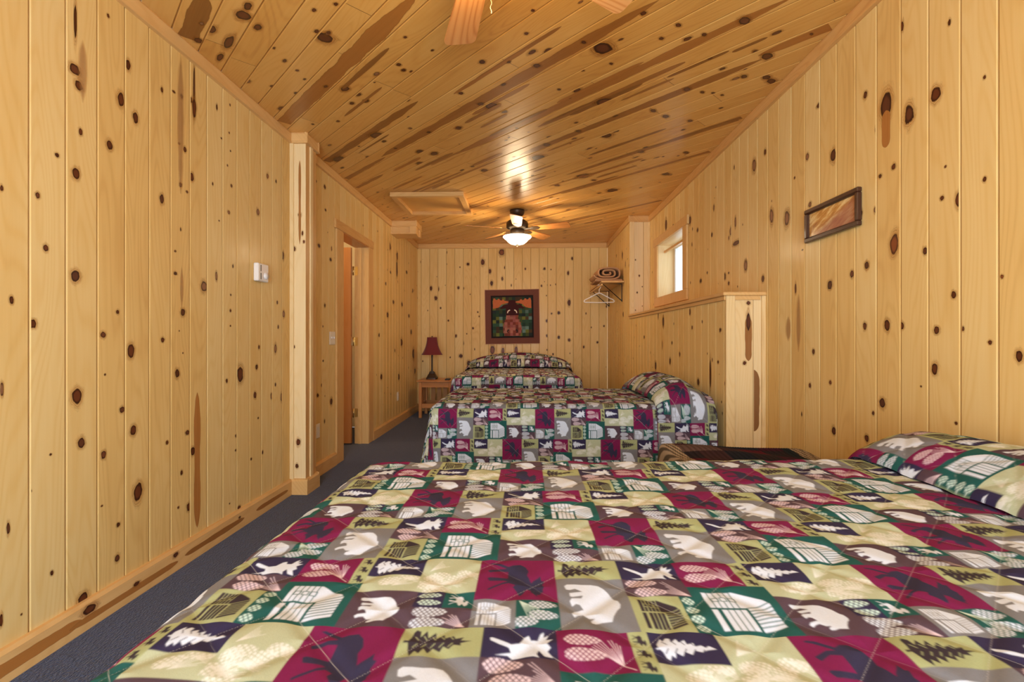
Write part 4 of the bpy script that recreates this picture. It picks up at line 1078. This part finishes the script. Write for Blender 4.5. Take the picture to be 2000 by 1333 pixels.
def fan(loc, a0, label, chain=False):
    t = empty('ceiling_fan', loc, label, 'ceiling fan', 'ceiling fans')
    MB().lathe([(0, 0), (.084, 0), (.084, -.018), (.078, -.04), (.058, -.066), (.036, -.08), (0, -.08)], 40).build('canopy', M_BRONZE, t)
    MB().lathe([(.03, -.078), (.03, -.115)], 24).build('downrod', M_BRONZE, t)
    MB().lathe([(0, -.1), (.045, -.1), (.085, -.112), (.118, -.135), (.124, -.15), (.124, -.198), (.11, -.212), (.07, -.222), (0, -.222)], 48).build('motor_housing', M_BRONZE, t)
    MB().lathe([(0, -.22), (.075, -.22), (.082, -.24), (.08, -.285), (.05, -.295), (0, -.295)], 36).build('switch_housing', M_BRONZE, t)
    MB().lathe([(.160, -.298), (.163, -.306), (.150, -.320), (.128, -.336), (.108, -.360), (.078, -.382), (.04, -.392), (.0, -.394)], 48).build('light_bowl', M_BOWL, t)
    MB().lathe([(0, -.391), (.016, -.393), (.012, -.406), (.005, -.414), (0, -.416)], 16).build('finial', M_BRONZE, t)
    if chain:
        mb = MB()
        for i in range(16): mb.lathe([(0, -.0022), (.0022, 0), (0, .0022)], 6, (.006 + .002 * math.sin(i), .0, -.417 - i * .0042))
        mb.build('pull_chain', M_BRASS, t)
    for k in range(5):
        ang = math.radians(a0 + 72 * k)
        R = Matrix.Rotation(ang, 4, 'Z') @ Matrix.Translation((0, 0, -.212)) @ Matrix.Rotation(math.radians(-13), 4, 'X')
        pts = []
        x0, x1, w0, w1, rc = .19, FANR, .052, .068, .028
        pts += [(x0, -w0 * .75), (x0 + .025, -w0)]
        for q in range(6):
            th = -math.pi / 2 + math.pi / 2 * q / 5; pts.append((x1 - rc + rc * math.cos(th), -w1 + rc + rc * math.sin(th)))
        for q in range(6):
            th = math.pi / 2 * q / 5; pts.append((x1 - rc + rc * math.cos(th), w1 - rc + rc * math.sin(th)))
        pts += [(x0 + .025, w0), (x0, w0 * .75)]
        n = len(pts)
        mb = MB(); mb.add([(a, b_, -.0035) for a, b_ in pts] + [(a, b_, .0035) for a, b_ in pts],
                          [tuple(range(n - 1, -1, -1)), tuple(range(n, 2 * n))] + [(i, (i + 1) % n, n + (i + 1) % n, n + i) for i in range(n)])
        o = mb.build('blade', M_BLADE, t, wood=0); o.matrix_local = R
        mb = MB(); pr = [(.09, -.018), (.15, -.014), (.19, -.04), (.245, -.034), (.27, 0), (.245, .034), (.19, .04), (.15, .014), (.09, .018)]
        m = len(pr)
        mb.add([(a, b_, -.0085) for a, b_ in pr] + [(a, b_, -.004) for a, b_ in pr], [tuple(range(m - 1, -1, -1)), tuple(range(m, 2 * m))] + [(i, (i + 1) % m, m + (i + 1) % m, m + i) for i in range(m)])
        bk = mb.build('blade_bracket', M_BRONZE); bk.parent = o
    return t


FAN_FAR = (-.112, 5.50, ZC - .0005)
FAN_NEAR = (-.115, 1.46, ZC - .0005)
fan(FAN_FAR, 54, 'lit ceiling fan with glass bowl at the far end of the room')
fan(FAN_NEAR, 106.5, 'nearest ceiling fan, only blade tips showing at the top edge of the photo', True)

# ================================================================= ATTIC HATCH
h = empty('attic_hatch', (-1.0, 5.16, ZC), 'square pine frame of the attic hatch on the ceiling by the left wall', 'attic hatch')
X0, X1, Ya, Yb = -.37, .37, -.385, .385
for nm, bx in (('frame', (X0, X1, Ya, Ya + .06)), ('frame', (X0, X1, Yb - .06, Yb)), ('frame', (X0, X0 + .06, Ya + .061, Yb - .061)), ('frame', (X1 - .06, X1, Ya + .061, Yb - .061))):
    MB().box(*bx, -.045, -.001, .003).build('frame_board', M_TRIM, h, wood=0 if bx[1] - bx[0] > .5 else 1)
MB().box(X0 + .06, X1 - .06, Ya + .06, Yb - .06, -.008, -.003).build('hatch_panel', M_CEIL, h, wood=0)

# ================================================================= MOOSE WALL QUILT
q = empty('wall_quilt', (-.22, YF - .004, 1.03), 'square moose face patchwork quilt hanging on the far wall above the bed', 'wall hanging')
q.rotation_euler = (0, math.radians(-.9), 0)
M_QB = plain('brown_border_cloth', lin(118, 68, 54), .9, .18, 260)
M_QE = plain('tan_binding', lin(206, 150, 110), .9, .08)
M_QK = plain('black_cloth', lin(26, 16, 16), .9, .1)
QS = .84


def frame_mb(a, b_, y0, y1, cx=0, cz=QS / 2):
    mb = MB()
    mb.box(cx - a, cx + a, y0, y1, cz + b_, cz + a).box(cx - a, cx + a, y0, y1, cz - a, cz - b_).box(cx - a, cx - b_, y0, y1, cz - b_, cz + b_).box(cx + b_, cx + a, y0, y1, cz - b_, cz + b_)
    return mb


frame_mb(QS / 2, QS / 2 - .008, -.012, 0).build('binding', M_QE, q)
frame_mb(QS / 2 - .008, .325, -.014, 0).build('border', M_QB, q)
frame_mb(.325, .300, -.015, 0).build('inner_border', M_QK, q)
g = NG('quilt_patches'); at = g.n('ShaderNodeAttribute', attribute_name='print').outputs['Color']; g.bsdf(at, .9, Sheen_Weight=.2); M_PATCH = g.m


def flat(name, P, y, mat, parent, cols=None):
    """appliqué piece: outline P (x,z), a slab 3 mm thick; parent space"""
    mb = MB(); n = len(P)
    mb.add([(a, y, b_) for a, b_ in P] + [(a, y + .003, b_) for a, b_ in P], [tuple(range(n)), tuple(range(2 * n - 1, n - 1, -1))] + [(i, n + i, n + (i + 1) % n, (i + 1) % n) for i in range(n)])
    return mb.build(name, mat, parent)


def patch_grid(name, inside, x0, x1, z0, z1, s, pal, y, seed):
    rn = random.Random(seed); mb = MB(); cols = []
    nx, nz = int(math.ceil((x1 - x0) / s)), int(math.ceil((z1 - z0) / s))
    for i in range(nx):
        for j in range(nz):
            a, b_ = x0 + i * s, z0 + j * s
            P = inside(a, min(a + s, x1), b_, min(b_ + s, z1))
            if P is None: continue
            n = len(P)
            mb.add([(p[0], y, p[1]) for p in P], [tuple(range(n))])
            c = pal[rn.randrange(len(pal))]; k = rn.uniform(.7, 1.2)
            k *= 1.35; cols += [(c[0] * k, c[1] * k, c[2] * k, 1)] * n
    o = mb.build(name, M_PATCH, q, recalc=False)
    me = o.data
    ca = me.color_attributes.new('print', 'FLOAT_COLOR', 'CORNER')
    vi = [l.vertex_index for l in me.loops]
    ca.data.foreach_set('color', np.array([cols[i] for i in vi], np.float32).ravel())
    return o


greens = [lin(22, 44, 34), lin(30, 60, 46), lin(22, 36, 36), lin(54, 62, 30), lin(96, 100, 40), lin(70, 50, 30), lin(40, 70, 50), lin(86, 110, 100), lin(26, 50, 30), lin(60, 44, 28)]
cz = QS / 2
patch_grid('background', lambda a, b_, c, d: [(a, c), (b_, c), (b_, d), (a, d)], -.3, .3, cz - .3, cz + .3, .05, greens, -.010, 4)
Q = lambda L: [(a / 100 * .6, cz + b_ / 100 * .6) for a, b_ in L]      # percent of the inner square, centred
M_ANT = plain('orange_antler_cloth', lin(206, 112, 66), .9, .25, 160)
M_HEAD = plain('maroon_cloth', lin(64, 14, 18), .9, .15)
M_EYE = plain('ivory_cloth', lin(246, 226, 200), .8, .03)
for s in (-1, 1):
    P = [(s * 7, 38), (s * 20, 41), (s * 21, 44), (s * 25, 44), (s * 26, 41), (s * 31, 43), (s * 32, 46), (s * 36, 46), (s * 37, 43), (s * 42, 44), (s * 43, 47), (s * 47, 47), (s * 49, 40), (s * 49, 21), (s * 42, 22), (s * 34, 24), (s * 26, 32), (s * 8, 36)]
    flat('antler', Q(P[::-s]), -.0165, M_ANT, q)
    P = [(s * 12, 32), (s * 22, 30), (s * 32, 22), (s * 28, 20), (s * 18, 21), (s * 12, 25)]
    flat('ear', Q(P[::-s]), -.0185, M_HEAD, q)
flat('head', Q([(-8, 42), (8, 42), (10, 34), (17, 26), (17, 4), (12, -2), (-12, -2), (-16, 4), (-16, 26), (-10, 34)][::-1]), -.0205, M_HEAD, q)


def muz(a, b_, c, d):
    m = ((c + d) / 2 - cz) / .6 * 100
    hw = np.interp(m, [-50, -44, -34, -22, -12, -4, 6], [17, 22, 24, 23, 19, 16, 14]) / 100 * .6
    a2, b2 = max(a, -hw), min(b_, hw)
    return None if b2 - a2 < .004 else [(a2, c), (b2, c), (b2, d), (a2, d)]


patch_grid('muzzle', muz, -.16, .16, cz - .295, cz + .02, .042, [lin(122, 60, 48), lin(140, 82, 72), lin(104, 46, 36), lin(150, 96, 80), lin(128, 70, 66), lin(116, 54, 40)], -.0245, 8)
for s in (-1, 1):
    P = [(s * 13, 9), (s * 12, 14), (s * 9, 17), (s * 5.5, 18), (s * 5, 15.5), (s * 8, 14.5), (s * 10, 12), (s * 10.5, 9)]
    flat('eye', Q(P[::-s]), -.0255, M_EYE, q)
    P = [(s * 14, -37), (s * 12, -33), (s * 8, -33), (s * 8, -35), (s * 11, -36), (s * 11, -39), (s * 9, -41), (s * 12, -41)]
    flat('nostril', Q(P[::-s]), -.0285, M_QK, q)

# ================================================================= NIGHTSTAND, LAMP, REMOTE
nx, ny = -1.27, 6.92
nt = empty('nightstand', (nx, ny, 0), 'light wooden nightstand with slatted sides in the far left corner', 'nightstand')
MB().box(-.27, .25, -.235, .235, .505, .528, .005).build('table_top', M_MAPLE, nt, wood=0)
for sx in (-.225, .205):
    for sy in (-.195, .195): MB().box(sx - .021, sx + .021, sy - .021, sy + .021, 0, .5045, .004).build('leg', M_MAPLE, nt, wood=2)
for sy in (-.195, .195):
    for za, zb in ((.43, .5045), (.14, .2)): MB().box(-.203, .183, sy - .01, sy + .01, za, zb).build('apron' if za > .3 else 'bottom_rail', M_MAPLE, nt, wood=0)
for sx in (-.225, .205):
    for za, zb in ((.43, .5045), (.14, .2)): MB().box(sx - .01, sx + .01, -.173, .173, za, zb).build('side_rail', M_MAPLE, nt, wood=1)
    for k in range(4): MB().box(sx - .006, sx + .006, -.13 + k * .075, -.095 + k * .075, .2, .43).build('slat', M_MAPLE, nt, wood=2)
for x in (-.15, -.06, .03, .12): MB().box(x, x + .06, .188, .198, .2, .43).build('slat', M_MAPLE, nt, wood=2)

lx, ly = -1.375, 6.95
lp = empty('table_lamp', (lx, ly, .5285), 'dark bronze table lamp with burgundy bell shade on the nightstand', 'lamp')
M_BURG = plain('burgundy_shade', lin(112, 26, 30), .8, .06, 200, Sheen_Weight=.3)


def sq_lathe(prof, corner=.3, n=8):
    """square-ish turned form: rings of a rounded square"""
    ring = []
    for k in range(4 * n):
        th = 2 * math.pi * (k + .5) / (4 * n)
        c_, s_ = math.cos(th), math.sin(th)
        e = 1 / (abs(c_) ** 6 + abs(s_) ** 6) ** (1 / 6)
        ring.append((c_ * e, s_ * e))
    m = len(ring)
    vs = [(r * a, r * b_, z) for r, z in prof for a, b_ in ring]
    fs = [(i * m + k, i * m + (k + 1) % m, (i + 1) * m + (k + 1) % m, (i + 1) * m + k) for i in range(len(prof) - 1) for k in range(m)]
    return MB().add(vs, fs, False)


sq_lathe([(0, 0), (.078, 0), (.078, .022), (.07, .028), (.06, .05), (.046, .075), (.04, .082), (.04, .096), (.03, .1), (.03, .112), (0, .112)]).build('base', M_BRONZE, lp)
MB().lathe([(.016, .11), (.013, .14), (.0115, .3), (.014, .33), (.012, .36), (.006, .36), (.006, .62)], 20).build('pole', M_BRONZE, lp)
prof = []
for i in range(13):
    t = i / 12; prof.append((.150 - .078 * (1 - (1 - t) ** 2.1), .352 + .252 * t))
o = sq_lathe(prof, n=6).build('lamp_shade', M_BURG, lp); o.rotation_euler = (0, 0, math.radians(12))
for p in o.data.polygons: p.use_smooth = True
MB().lathe([(0, .600), (.006, .604), (.009, .614), (.004, .624), (0, .628)], 12).build('finial', M_BRONZE, lp)
rm = empty('remote_control', (-1.12, 6.79, .5285), 'small black remote control on the edge of the nightstand', 'remote control')
M_BLK = plain('black_plastic', lin(22, 20, 22), .4, .1)
MB().box(-.03, .03, -.075, .075, 0, .02, .006).build('body', M_BLK, rm)
mb = MB()
for i in range(2):
    for j in range(4): mb.box(-.016 + i * .02, -.004 + i * .02, -.05 + j * .026, -.036 + j * .026, .02, .0225)
mb.build('buttons', plain('grey_rubber', lin(90, 90, 92), .6), rm)

# ================================================================= CLOSET SHELF, BLANKET, HANGER
sh = empty('closet_shelf', (XB, 6.68, 1.82), 'pine shelf with black steel brackets on the right wall in the far corner', 'shelf')
MB().box(-.29, -.004, -.57, .62, -.0, .02, .003).build('shelf_board', M_TRIM, sh, wood=1)
for y in (-.46, .51):
    mb = MB()
    mb.tube([(-.012, y, -.235), (-.012, y, -.006), (-.255, y, -.006), (-.012, y, -.225)], .0062, 8)
    mb.build('bracket', M_STEEL, sh)
mb = MB(); mb.tube([(-.275, -.52, -.022), (-.275, .66, -.022)], .012, 12)
for y in (-.46, .51): mb.tube([(-.255, y, -.006), (-.275, y, -.022)], .006, 8)
mb.build('hanging_rod', M_TRIM, sh, wood=1)
M_BEIGE = plain('beige_fleece', lin(192, 146, 106), .95, .12, 90, Specular_IOR_Level=.1)


def rolled():
    """folded blanket seen from its rolled end: a flattened spiral of thick layers"""
    pts = []
    turns = 2.6
    N = 150
    for i in range(N + 1):
        t = i / N; th = math.pi * 1.05 + turns * 2 * math.pi * t
        r = .0 + .95 * (1 - t * .86)
        ex = .66
        c_, s_ = math.cos(th), math.sin(th)
        pts.append((.185 * r * math.copysign(abs(c_) ** ex, c_), .088 * r * math.copysign(abs(s_) ** ex, s_) + .088))
    th_ = .013
    prof_o, prof_i = [], []
    for i, (x, z) in enumerate(pts):
        x0, z0 = pts[max(i - 1, 0)]; x1, z1 = pts[min(i + 1, N)]
        d = math.hypot(x1 - x0, z1 - z0) or 1e-6
        nx_, nz_ = -(z1 - z0) / d, (x1 - x0) / d
        prof_o.append((x + nx_ * th_, z + nz_ * th_)); prof_i.append((x - nx_ * th_, z - nz_ * th_))
    ring = prof_o + prof_i[::-1]
    mb = MB(); n = len(ring); ys = [0, .012, .04, .2, .42, .45, .462]
    sc = [.985, .998, 1, 1, 1, .998, .985]
    vs = []
    for y, s in zip(ys, sc):
        for k, (x, z) in enumerate(ring):
            cx, cz_ = pts[k if k <= N else 2 * N + 1 - k]
            vs.append((cx + (x - cx) * (1.0 if s == 1 else (.8 if s > .99 else .35)), y + .004 * math.sin(k * .21), cz_ + (z - cz_) * (1.0 if s == 1 else (.8 if s > .99 else .35))))
    fs = []
    for j in range(len(ys) - 1):
        for k in range(n): fs.append((j * n + k, j * n + (k + 1) % n, (j + 1) * n + (k + 1) % n, (j + 1) * n + k))
    for base in (0, (len(ys) - 1) * n):
        for k in range(N): fs.append((base + k, base + k + 1, base + 2 * N - k, base + 2 * N + 1 - k))
    mb.add(vs, fs, True)
    return mb


bl = empty('folded_blanket', (1.028, 6.15, 1.8405), 'beige fleece blanket rolled and folded on the corner shelf', 'blanket')
o = rolled().build('roll', M_BEIGE, bl); o.location = (0, 0, .018)
MB().box(-.165, .185, .0, .46, 0, .026, .012).build('bottom_fold', M_BEIGE, bl)

hg = empty('clothes_hanger', (.945, 6.36, 1.80), 'white plastic clothes hanger hanging from the shelf rod', 'hanger')
M_WHITE = plain('white_plastic', lin(236, 226, 216), .4, .03)
mb = MB()
arm = [(0, 0, -.09), (-.03, 0, -.10), (-.11, 0, -.145), (-.185, 0, -.180), (-.198, 0, -.195), (-.192, 0, -.208), (-.175, 0, -.212), (0, 0, -.215), (.175, 0, -.212), (.192, 0, -.208), (.198, 0, -.195), (.185, 0, -.180), (.11, 0, -.145), (.03, 0, -.10), (0, 0, -.09)]
mb.tube(arm, .0075, 8)
for s in (-1, 1): mb.tube([(s * .115, 0, -.147), (s * .108, 0, -.128), (s * .092, 0, -.13)], .005, 6)
mb.build('body', M_WHITE, hg)
hk = [(0, 0, -.09), (0, 0, -.04)]
for i in range(11):
    th = -math.pi / 2 + (i / 10) * math.pi * 1.15
    hk.append((.0 + .021 * math.cos(th) * 1.0, 0, -.001 + .021 * math.sin(th)))
MB().tube([(0, 0, -.092), (0, 0, -.045), (.012, 0, -.028), (.0205, 0, -.012), (.0205, 0, .004), (.012, 0, .0175), (0, 0, .0205), (-.012, 0, .0175), (-.0195, 0, .005)], .005, 8).build('hook', M_WHITE, hg)

# ================================================================= WALL FITTINGS
# picture on the right wall
pc = empty('framed_picture', (XA - .001, 2.348, 1.686), 'small dark framed picture with painted golden reflections on the right wall', 'picture')
M_DKF = plain('dark_walnut', lin(62, 30, 18), .35, .15, Coat_Weight=.3)
hw, hh, fw = .203, .0845, .022
mb = MB()
for t_, q_, bv_ in ((.022, 0, .004), (.015, .008, .002)):
    a_, b_, f_ = hw - q_, hh - q_, fw - q_ * .5
    mb.box(-t_, 0, -a_, a_, b_ - f_, b_, bv_).box(-t_, 0, -a_, a_, -b_, -b_ + f_, bv_)
    mb.box(-t_, 0, -a_, -a_ + f_, -b_ + f_, b_ - f_, bv_).box(-t_, 0, a_ - f_, a_, -b_ + f_, b_ - f_, bv_)
mb.build('frame', M_DKF, pc)
g = NG('golden_reflections')  # warm golden and pink reflections of the room painted as colour
tc = g.n('ShaderNodeTexCoord').outputs['Object']
s_ = g.n('ShaderNodeSeparateXYZ'); g.t.links.new(tc, s_.inputs[0])
w1 = g.noise(g.comb(g.math('MULTIPLY', s_.outputs[1], 9.0), g.math('MULTIPLY_ADD', s_.outputs[2], 40.0, g.math('MULTIPLY', s_.outputs[1], 14.0)), 0.0), 1, 4, .6)
base = g.ramp(w1, [(.3, lin(150, 92, 50)), (.48, lin(206, 150, 78)), (.62, lin(244, 214, 150)), (.8, lin(160, 96, 60))])
pinkm = g.smooth(g.math('SUBTRACT', g.math('MULTIPLY', s_.outputs[1], -.35), s_.outputs[2]), -.02, .03)
base = g.mix(g.math('MULTIPLY', pinkm, .7), base, lin(170, 112, 98))
g.bsdf(base, .12, Specular_IOR_Level=.6)
MB().box(-.008, -.005, -hw + .018, hw - .018, -hh + .018, hh - .018).build('print', g.m, pc)

# thermostat
th = empty('wall_mounted_thermostat', (XL + .001, 2.985, 1.523), 'white dial thermostat on the left wall', 'thermostat')
MB().box(0, .032, -.06, .06, -.056, .056, .005).build('housing', M_WHITE, th)
for z in (-.025, .025): MB().box(.0321, .0332, -.034, -.026, z - .02, z + .02).build('scale_slot', M_BLK, th)
o = MB().lathe([(0, .012), (.019, .012), (.022, 0)], 28).build('dial', M_WHITE, th); o.rotation_euler = (0, math.pi / 2, 0); o.location = (.0325, .024, -.018)
# double light switch
sw = empty('light_switch', (XL + .001, 4.127, 1.114), 'ivory double light switch plate beside the door frame', 'light switch')
M_IV = plain('ivory_plastic', lin(240, 226, 204), .4, .02)
MB().box(0, .006, -.058, .058, -.057, .057, .003).build('wall_plate', M_IV, sw)
for y in (-.024, .024): MB().box(.006, .016, y - .005, y + .005, -.004, .012, .002).build('toggle', M_WHITE, sw)


def outlet(loc, rz, label):
    o = empty('wall_outlet', loc, label, 'outlet', 'electric outlets', rz)
    MB().box(0, .006, -.036, .036, -.057, .057, .003).build('wall_plate', M_IV, o)
    for z in (-.02, .02): MB().box(.006, .008, -.017, .017, z - .014, z + .014, .001).build('socket', M_WHITE, o)


outlet((XL + .001, 3.835, .365), 0, 'ivory outlet low on the left wall between pilaster and door')
outlet((XL + .001, 6.25, .36), 0, 'ivory outlet low on the left wall near the far corner')

# ================================================================= LIGHT
W = bpy.data.worlds.new('sky'); scene.world = W; W.use_nodes = True
nt_ = W.node_tree; nt_.nodes.clear()
bg = nt_.nodes.new('ShaderNodeBackground'); wo = nt_.nodes.new('ShaderNodeOutputWorld')
bg.inputs[0].default_value = (.86, .94, 1.0, 1); bg.inputs[1].default_value = 3.2
nt_.links.new(bg.outputs[0], wo.inputs[0])


def light(name, ty, loc, energy, col, rot=(0, 0, 0), **kw):
    d = bpy.data.lights.new(name, ty); d.energy = energy; d.color = col
    for k, v_ in kw.items(): setattr(d, k, v_)
    o = bpy.data.objects.new(name, d); C.objects.link(o); o.location = loc; o.rotation_euler = rot
    return o


WARM = (1, .76, .47)
light('daylight_back', 'AREA', (-.1, Y0 - .12, 1.15), 290, (.76, .87, 1.0), (math.pi / 2, 0, 0), shape='RECTANGLE', size=1.9, size_y=1.9)
light('fan_bulb_near', 'POINT', (FAN_NEAR[0], FAN_NEAR[1], ZC - .47), 8, WARM, shadow_soft_size=.12)
light('fan_bulb_far', 'POINT', (FAN_FAR[0], FAN_FAR[1], ZC - .47), 30, WARM, shadow_soft_size=.12)
light('fan_glow_far', 'POINT', (FAN_FAR[0], FAN_FAR[1], ZC - .335), 42, WARM, shadow_soft_size=.06)
light('fan_glow_near', 'POINT', (FAN_NEAR[0], FAN_NEAR[1], ZC - .335), 24, WARM, shadow_soft_size=.06)
light('side_room_bulb', 'POINT', (-2.6, 4.7, 2.2), 22, (1, .80, .52), shadow_soft_size=.1)

# ================================================================= CAMERA
cd = bpy.data.cameras.new('camera'); cam = bpy.data.objects.new('camera', cd); C.objects.link(cam)
cd.sensor_width = 36; cd.lens = 942.7 / 2000 * 36; cd.clip_start = .02
cd.shift_y = -3.6 / 2000
cam.location = (0, 0, CAMZ); cam.rotation_euler = (math.pi / 2, 0, .0312)
scene.camera = cam
scene.view_settings.view_transform = 'Standard'
scene.view_settings.exposure = -0.38
scene.cycles.use_denoising = True
scene.cycles.max_bounces = 7
scene.cycles.diffuse_bounces = 4
scene.cycles.glossy_bounces = 3
scene.cycles.transparent_max_bounces = 12
scene.cycles.use_adaptive_sampling = True
scene.cycles.adaptive_threshold = .05
scene.cycles.sample_clamp_indirect = 6
